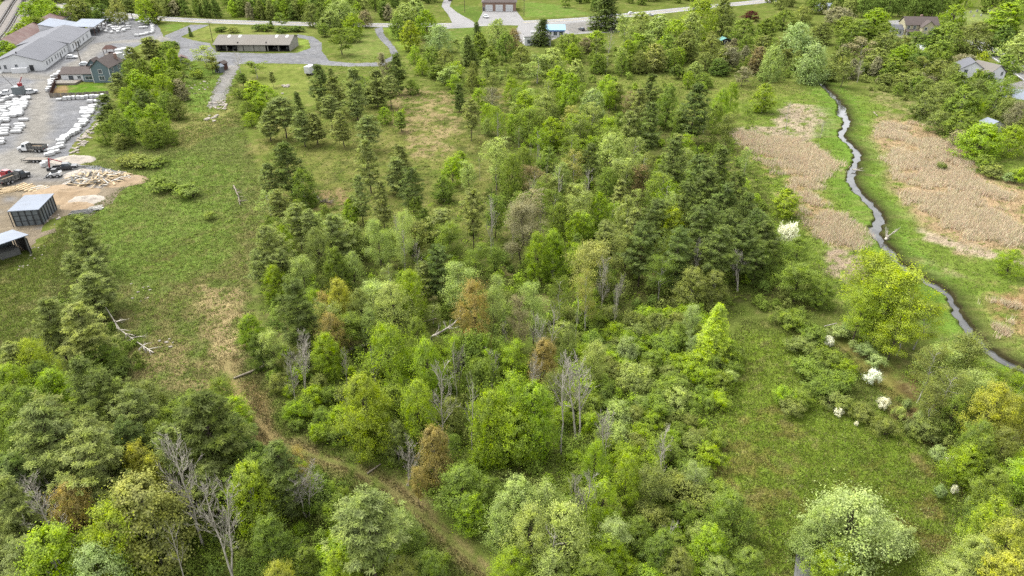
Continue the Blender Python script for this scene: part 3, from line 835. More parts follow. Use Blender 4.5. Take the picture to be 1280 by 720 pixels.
# brick garage ----------------------------------------------------------------
gx, gy = P(603, 14)
ga = empty('garage', gx, gy, 0, math.radians(0)); tag(ga, 'brick garage with reddish hip roof and three white roller doors', 'garage')
gw = P(645, 13)[0] - gx
MB().box((gw / 2, 6.5, 2.4), (gw, 13, 4.8)).build('wall', MATS['brick'], ga)
MB().poly([(-.6, -.6, 4.82), (gw + .6, -.6, 4.82), (gw + .6, 13.6, 4.82), (-.6, 13.6, 4.82), (5, 6.5, 8.2), (gw - 5, 6.5, 8.2)], [(0, 1, 5, 4), (1, 2, 5), (2, 3, 4, 5), (3, 0, 4), (3, 2, 1, 0)]).build('roof', MATS['brown_shingle'], ga)
for i in range(3):
    x_ = gw * (.20 + .30 * i)
    d = wall_box(ga, x_, -.003, .05, 4.0, 3.4, 's', MATS['white_trim'], MATS['white_wall'], 'door')
    for k in range(1, 4): MB().box((x_, -.04, .05 + k * .85), (4.0, .03, .06)).build('panel_joint', MATS['weathered_plank'], d)
wall_box(ga, .9, -.003, .05, 1.0, 2.2, 's', MATS['white_trim'], MATS['dark_metal'], 'door')

# roadside shops ----------------------------------------------------------------
x, y = P(672, 57); s1 = empty('roadside_shop', x, y, 0, .04); tag(s1, 'low flat roofed white shop by the road behind the trees', 'shop')
MB().box((0, 6, 1.9), (12, 12, 3.8)).build('wall', MATS['white_wall'], s1); MB().box((0, 6, 3.92), (12.6, 12.6, .22)).build('roof', MATS['asphalt'], s1)
for x_ in (-4, -1.5, 1.2, 4): wall_box(s1, x_, -.003, .9, 1.5, 1.7, 's', MATS['white_trim'], MATS['glass'])
for x_, y_ in ((-2, 8), (0.6, 9), (2.2, 7.2), (1.0, 10.5)): MB().box((x_, y_, 4.5), (1.5, 1.2, .95)).build('roof_unit', MATS['white_trim'], s1)
x, y = P(694, 46); s2 = empty('roadside_shop', x, y, 0, 0); tag(s2, 'small shop with pale blue roof and blue band above windows', 'shop')
gable(s2, -4.5, 4.5, 0, 9, 3.2, 4.8, 'white_wall', 'blue_roof', 'x', .5)
MB().box((0, -.56, 2.75), (9.4, .1, .4)).build('fascia', MATS['blue_tarp'], s2)
for x_ in (-2.8, 0, 2.8): wall_box(s2, x_, -.003, .7, 1.7, 1.6, 's', MATS['white_trim'], MATS['glass'])
small_shed('roof_shelter', 'small shelter with teal roof in the brush by the willows', (907, 56), 5, 4, 2.0, 2.9, 'interior', 'teal_roof', 12)
small_shed('garden_shed', 'white long shed glimpsed on the far bank behind brush', (1030, 14), 10, 5, 2.8, 4.0, 'white_wall', 'metal_roof', 4, axis='x')

# cream house and white houses on the right ------------------------------------------
x, y = P(1140, 47); ch = empty('house', x, y, 0, math.radians(-6)); tag(ch, 'cream house with grey roof and porch among dark trees', 'house')
gable(ch, -3, 12, 3, 12, 5.4, 8.4, 'cream_siding', 'brown_shingle', 'x')
gable(ch, 3.5, 9.5, -.5, 3.4, 5.0, 7.6, 'cream_siding', 'brown_shingle', 'y')
gable(ch, -9, -3.05, 4, 11, 3.0, 4.6, 'white_wall', 'grey_shingle', 'x')
for x_ in (5, 8): 
    for z_ in (.9, 3.4): wall_box(ch, x_, -.503, z_, 1.1, 1.4, 's', MATS['white_trim'], MATS['glass'])
for x_ in (-1.6, 1.2, 11): wall_box(ch, x_, 2.997, 3.4, 1.1, 1.4, 's', MATS['white_trim'], MATS['glass'])
wall_box(ch, 0, 2.997, .05, 1.6, 2.2, 's', MATS['white_trim'], MATS['glass'], 'door')
for x_ in (-7.5, -6, -4.5): wall_box(ch, x_, 3.997, .8, 1.1, 1.5, 's', MATS['white_trim'], MATS['glass'])
MB().prism([(.2, 2.5), (2.95, 3.2), (2.95, 3.34), (.2, 2.64)], 'x', -3, 3.3).build('porch_roof', MATS['brown_shingle'], ch)
for x_ in (-2.8, 0, 3.0): MB().box((x_, .4, 1.26), (.16, .16, 2.5)).build('porch_post', MATS['white_trim'], ch)
MB().box((-2, -1.6, .3), (14, 4.0, .6)).build('deck', MATS['wood_fence'], ch)
MB().box((5.5, 9, 8.2), (.9, .9, 2)).build('chimney', MATS['brick'], ch)
x, y = P(1158, 61); pl = empty('garden_pool', x, y); tag(pl, 'round white rimmed garden pool below the cream house', 'pool')
n = 20; V = []; F = []
for r, z in ((4.6, 0), (4.6, 1.15), (4.2, 1.15), (4.2, .9)):
    V += [(r * math.cos(2 * math.pi * i / n), r * math.sin(2 * math.pi * i / n), z) for i in range(n)]
for k in range(3): F += [(k * n + i, k * n + (i + 1) % n, (k + 1) * n + (i + 1) % n, (k + 1) * n + i) for i in range(n)]
MB().poly(V, F).build('rim', MATS['white_trim'], pl)
MB().poly([(4.2 * math.cos(2 * math.pi * i / n), 4.2 * math.sin(2 * math.pi * i / n), .92) for i in range(n)], [tuple(range(n))]).build('water', MATS['pool_blue'], pl)
def white_house(px_, label, w, l, e, r, rot, roof, wall='white_wall', axis='y'):
    x, y = P(*px_); o = empty('house', x, y, 0, math.radians(rot)); tag(o, label, 'house')
    gable(o, -w / 2, w / 2, 0, l, e, r, wall, roof, axis)
    for x_ in (-w * .27, w * .27): wall_box(o, x_, -.003, 1.0, 1.1, 1.4, 's', MATS['white_trim'], MATS['glass'])
    if e > 4.5:
        for x_ in (-w * .27, w * .27): wall_box(o, x_, -.003, 3.4, 1.1, 1.4, 's', MATS['white_trim'], MATS['glass'])
    wall_box(o, 0, -.003, .05, 1.1, 2.1, 's', MATS['white_trim'], MATS['dark_metal'], 'door')
    for y_ in (l * .3, l * .7): wall_box(o, -w / 2 - .003, y_, 1.0, 1.1, 1.4, 'w', MATS['white_trim'], MATS['glass'])
    return o
white_house((1211, 104), 'white gabled house with dark grey roof half hidden by trees', 8, 10, 5, 7.6, -18, 'grey_shingle')
white_house((1242, 107), 'white gable front house beside the side road', 8, 9, 4.6, 7.2, 20, 'tan_roof')
white_house((1276, 136), 'low white house with pale roof beside the sandy drive', 12, 9, 3, 5, -24, 'metal_roof', axis='x')
small_shed('garden_shed', 'small white shed behind the bright trees below the drive', (1243, 166), 4.5, 4, 2.4, 3.4, 'white_wall', 'metal_roof', 10)
x, y = P(1238, 126); o = empty('covered_boat', x, y, .0, .3); tag(o, 'grey tarpaulin covered boat parked by the white house', 'boat')
MB().prism([(-1.2, .9), (-.7, .2), (.7, .2), (1.2, .9), (0, 1.8)], 'x', -3, 2.4).poly([(2.4, -1.2, .9), (2.4, -.7, .2), (2.4, .7, .2), (2.4, 1.2, .9), (2.4, 0, 1.8), (4, 0, 1.0)], [(0, 1, 5), (1, 2, 5), (2, 3, 5), (3, 4, 5), (4, 0, 5)]).build('cover', MATS['clad_metal'], o)
MB().box((0, 0, .1), (4, 1.6, .2)).build('cradle', MATS['dark_metal'], o)
stone_me = MB().box((0, 0, .5), (.8, .28, 1.0), 0, .9).mesh('gravestone', MATS['stone'])
for i, (u, v) in enumerate(((1184, 15), (1189, 18), (1213, 16), (1221, 15), (1230, 14), (1237, 15), (1226, 20), (1243, 18), (1205, 19), (1217, 21))):
    x, y = P(u, v); o = obj('gravestone', stone_me); o.location = (x, y, 0); o.rotation_euler = (0, 0, random.uniform(-.3, .3)); s_ = random.uniform(1.0, 1.6); o.scale = (s_, s_, s_)
    tag(o, 'pale gravestone standing on the small far churchyard lawn', 'gravestone', 'gravestones on the far lawn')
# flat weathered platform, bottom right
x, y = P(1008, 716); o = empty('plank_platform', x, y, 0, math.radians(-24)); tag(o, 'low weathered grey plank platform beside the silvery maple', 'platform')
for i in range(8):
    MB().box((-1.1 + i * .31, 0, .47 + .01 * (i % 2)), (.29, 3.6, .07)).build('plank', MATS['weathered_plank'], o)
for y_ in (-1.5, 0, 1.5): MB().box((0, y_, .36), (2.5, .14, .14)).build('joist', MATS['brown_wood'], o)
for x_ in (-1.1, 1.1):
    for y_ in (-1.5, 1.5): MB().box((x_, y_, .145), (.16, .16, .29)).build('leg', MATS['brown_wood'], o)

# utility poles
def pole(px_, h, label):
    x, y = P(*px_); o = empty('utility_pole', x, y); tag(o, label, 'pole', 'utility poles')
    MB().cyl((0, 0, 0), (0, 0, h), .16, .11, 8).build('post', MATS['bark'], o)
    MB().box((0, 0, h - .6), (2.2, .12, .14)).build('crossarm', MATS['bark'], o)
    for x_ in (-.9, 0, .9): MB().cyl((x_, 0, h - .53), (x_, 0, h - .3), .06, n=6).build('insulator', MATS['white_trim'], o)
pole((102, 80), 9, 'wooden utility pole beside the white workshop car park')
pole((266, 52), 9, 'wooden utility pole at the left end of the long shed')
pole((581, 16), 9, 'wooden utility pole on the lawn left of the brick garage')
pole((655, 20), 9, 'wooden utility pole on the lawn right of the brick garage')
pole((1204, 18), 9, 'wooden utility pole at the edge of the churchyard lawn')

# ------------------------------------------------------------------ vehicles
wheel_t = {}
def wheel(par, x, y, r=.38, w=.26):
    k = (r, w)
    if k not in wheel_t:
        wheel_t[k] = (MB().cyl((0, -w / 2, 0), (0, w / 2, 0), r, n=14).mesh('tyre', MATS['tyre']), MB().cyl((0, -w / 2 - .015, 0), (0, w / 2 + .015, 0), r * .55, n=10).mesh('rim', MATS['rim']))
    t = obj('wheel', wheel_t[k][0], par); t.location = (x, y, r)
    obj('rim', wheel_t[k][1], t)
def cabin(par, prof, w, mat, win_side, win_front, name='cab'):
    """prof: (x,z) outline of the cab seen from the side; sides lean in slightly"""
    zmin = min(p[1] for p in prof); zmax = max(p[1] for p in prof)
    half = lambda z: w / 2 * (1 - .13 * (z - zmin) / (zmax - zmin))
    n = len(prof)
    pts = [(x, -half(z), z) for x, z in prof] + [(x, half(z), z) for x, z in prof]
    fs = [tuple(range(n)), tuple(range(n, 2 * n))[::-1]] + [(i, (i + 1) % n, n + (i + 1) % n, n + i) for i in range(n)]
    o = MB().poly(pts, fs).build(name, mat, par)
    for q in win_side:
        for s in (-1, 1):
            MB().poly([(x, s * (half(z) + .012), z) for x, z in q] + [(x, s * (half(z) - .02), z) for x, z in q],
                      [tuple(range(len(q))), tuple(range(len(q), 2 * len(q)))[::-1]] + [(i, (i + 1) % len(q), len(q) + (i + 1) % len(q), len(q) + i) for i in range(len(q))]).build('side_window', MATS['glass'], o)
    for (x0, z0), (x1, z1), nx, nm in win_front:
        e = .015 * nx
        MB().poly([(x0 + e, -half(z0) * .88, z0), (x0 + e, half(z0) * .88, z0), (x1 + e, half(z1) * .86, z1), (x1 + e, -half(z1) * .86, z1)], [(0, 1, 2, 3)]).build(nm, MATS['glass'], o)
    return o
def lights(par, x, z, w, back=None):
    for s in (-1, 1):
        MB().box((x, s * w, z), (.08, .3, .18)).build('headlight', MATS['lamp_glass'], par)
        if back is not None: MB().box((back, s * w, z), (.08, .16, .25)).build('tail_light', MATS['red_paint'], par)
def vehicle(kind, label, px_, rot, col, cat, group=None):
    x, y = P(*px_); o = empty(kind, x, y, 0, math.radians(rot)); tag(o, label, cat, group)
    m = MATS[col]
    if kind == 'car':
        MB().prism([(-2.2, .35), (2.2, .35), (2.25, .6), (2.1, .85), (.9, .95), (-2.1, 1.0), (-2.25, .7)], 'y', -.88, .88).build('body', m, o)
        cabin(o, [(-1.95, .95), (1.0, .92), (.35, 1.45), (-1.4, 1.48)], 1.6, m, [[(-1.6, 1.02), (-.5, 1.02), (-.5, 1.4), (-1.3, 1.42)], [(-.4, 1.02), (.75, 1.0), (.28, 1.39), (-.4, 1.4)]],
              [((1.0, .95), (.40, 1.42), 1, 'windscreen'), ((-1.92, 1.0), (-1.45, 1.44), -1, 'rear_window')])
        for sx in (-1.4, 1.4):
            for sy in (-.8, .8): wheel(o, sx, sy, .33, .22)
        lights(o, 2.24, .68, .62, -2.24)
    elif kind == 'pickup_truck':
        MB().prism([(-.7, .45), (2.8, .45), (2.85, 1.0), (1.5, 1.12), (-.7, 1.12)], 'y', -.95, .95).build('body', m, o)
        cabin(o, [(-.6, 1.1), (1.6, 1.1), (.95, 1.75), (-.45, 1.78)], 1.8, m, [[(-.4, 1.16), (.35, 1.16), (.35, 1.7), (-.35, 1.7)], [(.45, 1.16), (1.35, 1.16), (.88, 1.68), (.45, 1.7)]],
              [((1.6, 1.12), (1.0, 1.72), 1, 'windscreen'), ((-.6, 1.15), (-.47, 1.74), -1, 'rear_window')])
        b = MB(); b.box((-1.75, 0, .6), (2.1, 1.8, .12)); b.box((-1.75, -.9, .88), (2.1, .08, .48)); b.box((-1.75, .9, .88), (2.1, .08, .48)); b.box((-2.78, 0, .88), (.08, 1.8, .48)); b.build('bed', m, o)
        for sx in (-1.8, 1.9):
            for sy in (-.86, .86): wheel(o, sx, sy, .4, .26)
        lights(o, 2.84, .8, .68, -2.82)
    elif kind in ('dump_truck', 'flatbed_truck', 'box_truck'):
        MB().box((-.6, 0, .75), (6.4, .9, .25)).build('chassis', MATS['dark_metal'], o)
        MB().prism([(2.3, .5), (3.5, .5), (3.55, 1.2), (2.5, 1.4), (2.3, 1.4)], 'y', -.95, .95).build('hood', m, o)
        cabin(o, [(.85, .5), (2.35, .5), (2.35, 1.35), (2.0, 2.3), (.85, 2.35)], 2.05, m, [[(1.15, 1.4), (2.1, 1.4), (1.85, 2.15), (1.15, 2.15)]], [((2.36, 1.42), (2.04, 2.2), 1, 'windscreen'), ((.85, 1.5), (.85, 2.2), -1, 'rear_window')])
        if kind == 'dump_truck':
            b = MB(); b.box((-1.6, 0, 1.0), (4.4, 2.1, .12)); b.box((-1.6, -1.1, 1.4), (4.4, .1, .9)); b.box((-1.6, 1.1, 1.4), (4.4, .1, .9)); b.box((-3.8, 0, 1.4), (.1, 2.1, .9)); b.box((.6, 0, 1.55), (.1, 2.1, 1.2))
            bed = b.build('bed', MATS['weathered_plank'], o)
            for i in range(5):
                for s in (-1, 1): MB().box((-3.4 + i * .9, s * 1.18, 1.4), (.1, .06, .9)).build('rib', MATS['dark_metal'], bed)
            MB().box((-1.6, 0, 1.22), (4.1, 1.9, .3), 0, .8).build('load', MATS['dirt'], bed)
        elif kind == 'flatbed_truck':
            MB().box((-1.6, 0, 1.05), (4.4, 2.2, .16)).build('bed', MATS['wood_fence'] if col != 'red_paint' else m, o)
            MB().box((.55, 0, 1.6), (.1, 2.1, 1.0)).build('headboard', m, o)
        else:
            MB().box((-1.7, 0, 2.15), (4.8, 2.3, 2.5)).build('cargo_box', MATS['white_wrap'], o)
        for sx in (-2.7, -1.6, 2.7):
            for sy in (-.95, .95): wheel(o, sx, sy, .46, .34)
        lights(o, 3.55, 1.0, .7, -3.84)
    elif kind == 'flatbed_trailer':
        MB().box((0, 0, .75), (5.6, 2.1, .16)).build('deck', MATS['wood_fence'], o)
        for s in (-1, 1): MB().box((0, s * 1.09, .74), (5.6, .08, .24)).build('side_rail', MATS['dark_metal'], o)
        MB().poly([(2.8, -.9, .62), (2.8, .9, .62), (4.2, 0, .55), (2.8, -.9, .72), (2.8, .9, .72), (4.2, 0, .65)], [(0, 2, 5, 3), (1, 4, 5, 2)]).build('drawbar', MATS['dark_metal'], o)
        for sx in (-.9, .1):
            for sy in (-1.0, 1.0): wheel(o, sx, sy, .36, .24)
        MB().cyl((4.0, 0, 0), (4.0, 0, .55), .05, n=6).build('jack', MATS['dark_metal'], o)
    elif kind == 'loader':
        MB().prism([(-1.4, .4), (1.2, .4), (1.2, 1.0), (.4, 1.1), (-1.5, 1.3)], 'y', -.6, .6).build('body', m, o)
        cabin(o, [(-.6, 1.05), (.6, 1.05), (.5, 2.05), (-.6, 2.1)], 1.1, MATS['black_paint'], [[(-.4, 1.2), (.4, 1.2), (.35, 1.9), (-.4, 1.95)]], [((.6, 1.15), (.52, 1.98), 1, 'windscreen')])
        for s in (-1, 1): MB().prism([(-1.4, 1.25), (-1.1, 1.45), (1.5, .75), (1.9, .3), (1.7, .25), (1.3, .6)], 'y', s * .78 - .06, s * .78 + .06).build('lift_arm', m, o)
        MB().prism([(1.8, .1), (2.6, .05), (2.5, .12), (1.95, .2), (1.85, .75), (1.75, .75)], 'y', -.95, .95).build('bucket', MATS['dark_metal'], o)
        for sx in (-.85, .75):
            for sy in (-.8, .8): wheel(o, sx, sy, .42, .32)
    return o
vehicle('dump_truck', 'white dump truck with grey tipping bed on the gravel yard', (41, 189), 178, 'white_paint', 'truck')
vehicle('flatbed_trailer', 'flatbed trailer with pale plank deck on the gravel yard', (46, 202), 180, 'white_paint', 'trailer')
vehicle('flatbed_truck', 'red flatbed truck with white cab roof at the yard edge', (4, 226), 70, 'red_paint', 'truck')
vehicle('dump_truck', 'small tipper truck with open brown bed beside the red truck', (20, 226), 70, 'black_paint', 'truck')
vehicle('loader', 'white skid loader with black cab beside the timber heap', (70, 221), 185, 'white_paint', 'loader')
vehicle('pickup_truck', 'black pickup truck parked behind the white skid loader', (82, 212), 20, 'black_paint', 'pickup truck')
vehicle('pickup_truck', 'white pickup truck parked beside the hopper in the yard', (10, 119), 200, 'white_paint', 'pickup truck')
vehicle('pickup_truck', 'silver pickup truck parked on the lane side of the hopper', (37, 118), 60, 'silver_paint', 'pickup truck')
vehicle('car', 'white car parked along the workshop windows', (90, 73), 8, 'white_paint', 'car')
vehicle('car', 'silver car parked behind the blue house', (107, 82), 20, 'silver_paint', 'car')
vehicle('pickup_truck', 'white pickup truck on the apron of the brick garage', (607, 22), -70, 'white_paint', 'pickup truck')
vehicle('car', 'dark car on the far driveway between the lawns', (563, 1), 80, 'black_paint', 'car')
vehicle('box_truck', 'white box truck parked at the pine edge by the forecourt', (391, 92), 75, 'white_paint', 'truck')
vehicle('car', 'black car parked on the sandy turnaround by the road', (727, 38), 110, 'black_paint', 'car')
vehicle('loader', 'yellow loader standing under the loading canopy', (105, 32), 200, 'yellow_paint', 'loader')
for i, (u, v, r, lab) in enumerate(((152, 76, 60, 'white camper van parked right behind the blue house'), (158, 70, 70, 'tall white box truck parked beside the gazebo'))):
    vehicle('box_truck', lab, (u, v), r, 'white_paint', 'truck')
for u, v in ((664, 43), (670, 42), (676, 44)):
    vehicle('car', 'white car parked on the shop forecourt', (u, v + 1), 70, 'white_paint', 'car', 'cars on the shop forecourt')
for i, (u, v) in enumerate(((768, 20), (790, 18), (812, 20), (826, 24))):
    vehicle('car', 'light car parked beyond the roadside trees', (u, v), 10, 'white_paint' if i % 2 else 'silver_paint', 'car', 'cars beyond the roadside trees')

# hopper with red hoist in the yard
x, y = P(26, 121); o = empty('hopper', x, y, 0, .2); tag(o, 'grey steel hopper with red hoist in the middle of the yard', 'hopper')
MB().box((0, 0, 2.3), (3, 3, 2.6), 0, 1.0).build('bin', MATS['clad_metal'], o)
for sx in (-1.3, 1.3):
    for sy in (-1.3, 1.3): MB().box((sx, sy, .5), (.2, .2, 1.0)).build('leg', MATS['dark_metal'], o)
MB().cyl((0.4, 0, 3.6), (2.2, 0.5, 6.6), .16, n=6).build('boom', MATS['red_paint'], o)
MB().box((1.0, 0, 4.2), (1.2, 1, 1)).build('motor_housing', MATS['red_paint'], o)
MB().cyl((-1.2, 0, 3.6), (-3.4, 0, 7.5), .09, n=6).build('mast', MATS['steel'], o)
# red log grapple
x, y = P(63, 213); o = empty('log_grapple', x, y, 0, .4); tag(o, 'dark red folding loader arm standing beside the flatbed trailer', 'crane')
MB().box((0, 0, .4), (1.4, 1.2, .8)).build('base', MATS['dark_metal'], o)
MB().cyl((0, 0, .7), (.5, 0, 3.2), .18, n=6).build('mast', MATS['red_paint'], o); MB().cyl((.5, 0, 3.1), (3.0, .3, 1.8), .14, n=6).build('boom', MATS['red_paint'], o)
MB().cyl((3.0, .3, 1.85), (3.1, .3, .5), .1, n=6).build('stick', MATS['dark_metal'], o); MB().box((3.1, .3, .3), (.6, .8, .5), 0, .5).build('claw', MATS['dark_metal'], o)

# ------------------------------------------------------------------ wrapped bundles on the yard
def wrapped(name, sx, sy, sz, seed):
    r = random.Random(seed); bm = bmesh.new(); bmesh.ops.create_cube(bm, size=1)
    bmesh.ops.subdivide_edges(bm, edges=bm.edges, cuts=2, use_grid_fill=True)
    for v in bm.verts:
        k = 1 - .10 * (abs(v.co.x) > .4) * (abs(v.co.z) > .4)
        v.co = Vector((v.co.x * sx * k + r.uniform(-.06, .06), v.co.y * sy * k + r.uniform(-.06, .06), (v.co.z + .5) * sz * (1 if v.co.z < .4 else r.uniform(.9, 1.04)) + .16))
    me = bpy.data.meshes.new(name); bm.to_mesh(me); bm.free(); me.materials.append(MATS['white_wrap']); return me
loads = [wrapped('wrapped_load', sx, sy, sz, i) for i, (sx, sy, sz) in enumerate(((2.5, 1.1, .8), (2.0, 1.1, 1.0), (1.2, 1.1, 1.1), (2.9, 1.0, .7), (1.5, 1.2, .6)))]
pal = []
for L in (2.4, 1.9, 1.15, 2.8, 1.4):
    b = MB()
    for yy in (-.45, 0, .45): b.box((0, yy, .05), (L, .12, .1))
    for i in range(5): b.box((-L / 2 + .06 + i * (L - .12) / 4, 0, .125), (.12, 1.05, .045))
    pal.append(b.mesh('pallet_base', MATS['wood_fence']))
PAL_N = [0]
def bundle(x, y, rz, k, label, group):
    o = empty('wrapped_pallet', x, y, 0, rz); tag(o, label, 'pallet', group)
    obj('pallet_base', pal[k], o); obj('wrapped_load', loads[k], o); PAL_N[0] += 1
def bundle_line(a, b, n, rows, label, group, rot, gap=1.7, ks=(0, 1, 3), skip=.12):
    A, B = P(*a), P(*b); dx, dy = B[0] - A[0], B[1] - A[1]; L = math.hypot(dx, dy); nx, ny = -dy / L, dx / L
    for r in range(rows):
        for i in range(n):
            if random.random() < skip: continue
            t = (i + .5) / n
            bundle(A[0] + dx * t + nx * r * 3.1 + random.uniform(-.5, .5), A[1] + dy * t + ny * r * 3.1 + random.uniform(-.15, .15), math.radians(rot) + random.uniform(-.14, .14), random.choice(ks), label, group)
G = 'white wrapped bundles on pallets'
L1 = 'white plastic wrapped bundle on a pallet in the rows by the hopper'
bundle_line((33, 122), (24, 146), 13, 1, L1, G, 2); bundle_line((22, 126), (14, 152), 13, 1, L1, G, 2); bundle_line((12, 130), (5, 156), 13, 1, L1, G, 2); bundle_line((2, 134), (-6, 170), 13, 1, L1, G, 2)
bundle_line((8, 158), (0, 182), 7, 1, L1, G, 2)
L2 = 'white plastic wrapped bundle on a pallet along the grove side of the yard'
bundle_line((118, 133), (98, 163), 15, 1, L2, G, 4, skip=.03); bundle_line((107, 136), (103, 146), 4, 1, L2, G, 4); bundle_line((98, 163), (74, 180), 11, 1, L2, G, 30, skip=.03); bundle_line((76, 182), (62, 196), 5, 1, L2, G, 40)
L3 = 'white plastic wrapped bundle on a pallet beneath the pale timber fence'
bundle_line((70, 126), (132, 122), 15, 1, L3, G, 8, ks=(2, 4, 1), skip=.2); bundle_line((110, 129), (134, 127), 6, 1, L3, G, 5)
L4 = 'white plastic wrapped bundle on a pallet beside the dark garden fence'
bundle_line((61, 116), (66, 100), 8, 1, L4, G, 80, ks=(2, 4, 1), skip=.05); bundle_line((66, 99), (79, 90), 6, 1, L4, G, 40, ks=(1, 2), skip=.05)
L5 = 'white plastic wrapped bundle on a pallet in the oval stack by the canopy'
for k in range(15):
    t = 2 * math.pi * k / 15; u, v = 142 + 19 * math.cos(t), 34 + 7.5 * math.sin(t)
    x, y = P(u, v); bundle(x, y, t + random.uniform(-.3, .3), random.choice((0, 1, 3)), L5, G)
for k in range(16):
    u, v = 142 + random.uniform(-13, 14), 34 + random.uniform(-5, 4.5)
    x, y = P(u, v); bundle(x, y, random.uniform(0, 3), random.choice((0, 1, 2, 3)), L5, G)
L6 = 'white plastic wrapped bundle on a pallet at the road end of the yard'
bundle_line((170, 46), (188, 42), 6, 1, L6, G, 20, skip=0); bundle_line((190, 42), (191, 30), 6, 1, L6, G, 80, skip=0); bundle_line((188, 28), (174, 29), 6, 1, L6, G, 5, skip=.1); bundle_line((174, 36), (184, 35), 3, 1, L6, G, 5)
L7 = 'white plastic wrapped bundle on a pallet behind the workshop gable'
bundle_line((0, 78), (20, 64), 8, 1, L7, G, 40, skip=0)
x, y = P(14, 66); o = empty('tarp_stack', x, y, 0, .4); tag(o, 'stack covered by a bright blue tarpaulin beside the workshop', 'stack')
MB().box((0, 0, .7), (3.4, 2.2, 1.4), 0, .85).build('tarpaulin', MATS['blue_tarp'], o); MB().box((0, 0, .06), (3.6, 2.4, .12)).build('pallet_base', MATS['wood_fence'], o)

# ------------------------------------------------------------------ heaps, lumber, logs
def mound(name, label, px_, rx, ry, h, mat, cat='heap', seed=0, col=None):
    x0, y0 = P(*px_); n, m = 26, 9; V = [(0, 0, h)]
    for j in range(1, m + 1):
        r = j / m
        for i in range(n):
            t = 2 * math.pi * i / n
            k = 1 + .25 * (float(vnoise(np.array([math.cos(t) * 2 + seed]), np.array([math.sin(t) * 2.0]), seed)[0]) - .5)
            z = h * (1 - r) ** 1.1 * (1 + .5 * (float(vnoise(np.array([math.cos(t) * r * 5 + seed]), np.array([math.sin(t) * r * 5.0]), seed + 3)[0]) - .5)) if j < m else -.03
            V.append((rx * r * k * math.cos(t), ry * r * k * math.sin(t), z))
    F = [(0, 1 + i, 1 + (i + 1) % n) for i in range(n)]
    F4 = [(1 + (j - 1) * n + i, 1 + j * n + i, 1 + j * n + (i + 1) % n, 1 + (j - 1) * n + (i + 1) % n) for j in range(1, m) for i in range(n)]
    o = MB().poly(V, F + F4).build(name, MATS[mat]); o.location = (x0, y0, 0)
    return tag(o, label, cat)
mound('earth_mound', 'low brown earth mound between box shed and timber heap', (78, 243), 9, 6.5, 1.5, 'dirt', seed=2)
mound('stone_heap', 'small pinkish stone heap beside the wheel ruts', (105, 250), 5, 3.4, .9, 'rubble', seed=5)
mound('sand_heap', 'pale sand heap by the beam stack', (96, 257), 4.2, 2.6, .8, 'dirt', seed=8)
th = P(121, 226)
tp = empty('timber_heap', th[0], th[1]); tag(tp, 'tangled heap of grey and tan scrap timber on the yard edge', 'heap')
hm = mound('x', 'x', (121, 226), 8.2, 5.2, 1.5, 'rubble', seed=11); hm.name = 'core'
for k in ('label', 'category'): del hm[k]
hm.parent = tp; hm.location = (0, 0, 0)
board_me = [MB().box((0, 0, 0), (L, w, .09)).mesh('plank', MATS[mt]) for L, w, mt in ((3.2, .3, 'pale_lumber'), (2.4, .4, 'weathered_plank'), (3.8, .22, 'lumber'), (1.8, .5, 'lumber'), (2.6, .28, 'log_wood'))]
for i in range(170):
    t = random.uniform(0, 6.28); r = math.sqrt(random.random()) * .92
    o = obj('plank', board_me[i % 5 if t > 1.2 and t < 5 else random.choice((2, 3, 0))], tp)
    o.location = (8 * r * math.cos(t), 5 * r * math.sin(t), 1.65 * (1 - r) ** 1.0 + .15 + random.uniform(0, .3))
    o.rotation_euler = (random.uniform(-.3, .3), random.uniform(-.35, .35), random.uniform(0, 3.14))
def lumber_stack(label, px_, rot, n, L, mat, spread, name='lumber_pile'):
    x, y = P(*px_); o = empty(name, x, y, 0, math.radians(rot)); tag(o, label, 'lumber')
    me = MB().box((0, 0, 0), (L, .32, .14)).mesh('board', MATS[mat])
    for i in range(n):
        b = obj('board', me, o); b.location = (random.uniform(-.5, .5), (i / n - .5) * spread, .08 + .15 * (i % 3)); b.rotation_euler = (0, 0, random.uniform(-.12, .12)); b.scale = (random.uniform(.7, 1.1), 1, 1)
lumber_stack('fan of fresh tan boards lying near the red truck', (12, 238), 30, 16, 3.6, 'lumber', 3.5)
lumber_stack('row of pale fresh boards laid out behind the box shed', (36, 236), 70, 22, 4.0, 'lumber', 9)
lumber_stack('bundle of grey beams lying in the grass by the wheel ruts', (103, 266), 22, 9, 5.5, 'weathered_plank', 2.0)
lumber_stack('short stack of white sheets beside the grey beams', (120, 261), 30, 7, 2.6, 'pale_lumber', 2.2)
lumber_stack('scattered pale boards on the yard beside the earth mound', (53, 237), 55, 14, 3.0, 'pale_lumber', 6)
# loose stones and scraps
rock_me = []
for s in range(4):
    bm = bmesh.new(); bmesh.ops.create_icosphere(bm, subdivisions=1, radius=.5); r = random.Random(s)
    for v in bm.verts: v.co = Vector((v.co.x * r.uniform(.7, 1.3), v.co.y * r.uniform(.7, 1.3), max(-.12, v.co.z * r.uniform(.45, .8)))) + Vector((0, 0, .12))
    me = bpy.data.meshes.new('stone'); bm.to_mesh(me); bm.free(); me.materials.append(MATS['rubble']); rock_me.append(me)
def stones(poly, n, label, group, smin, smax):
    w = PP(poly); a = np.array(w); c = 0
    while c < n:
        x = random.uniform(a[:, 0].min(), a[:, 0].max()); y = random.uniform(a[:, 1].min(), a[:, 1].max())
        if not in_poly(np.array([x]), np.array([y]), w)[0]: continue
        o = obj('stone', rock_me[c % 4]); s = random.uniform(smin, smax); o.location = (x, y, 0); o.scale = (s * random.uniform(.8, 1.6), s, s); o.rotation_euler = (0, 0, random.uniform(0, 6))
        tag(o, label, 'stone', group); c += 1
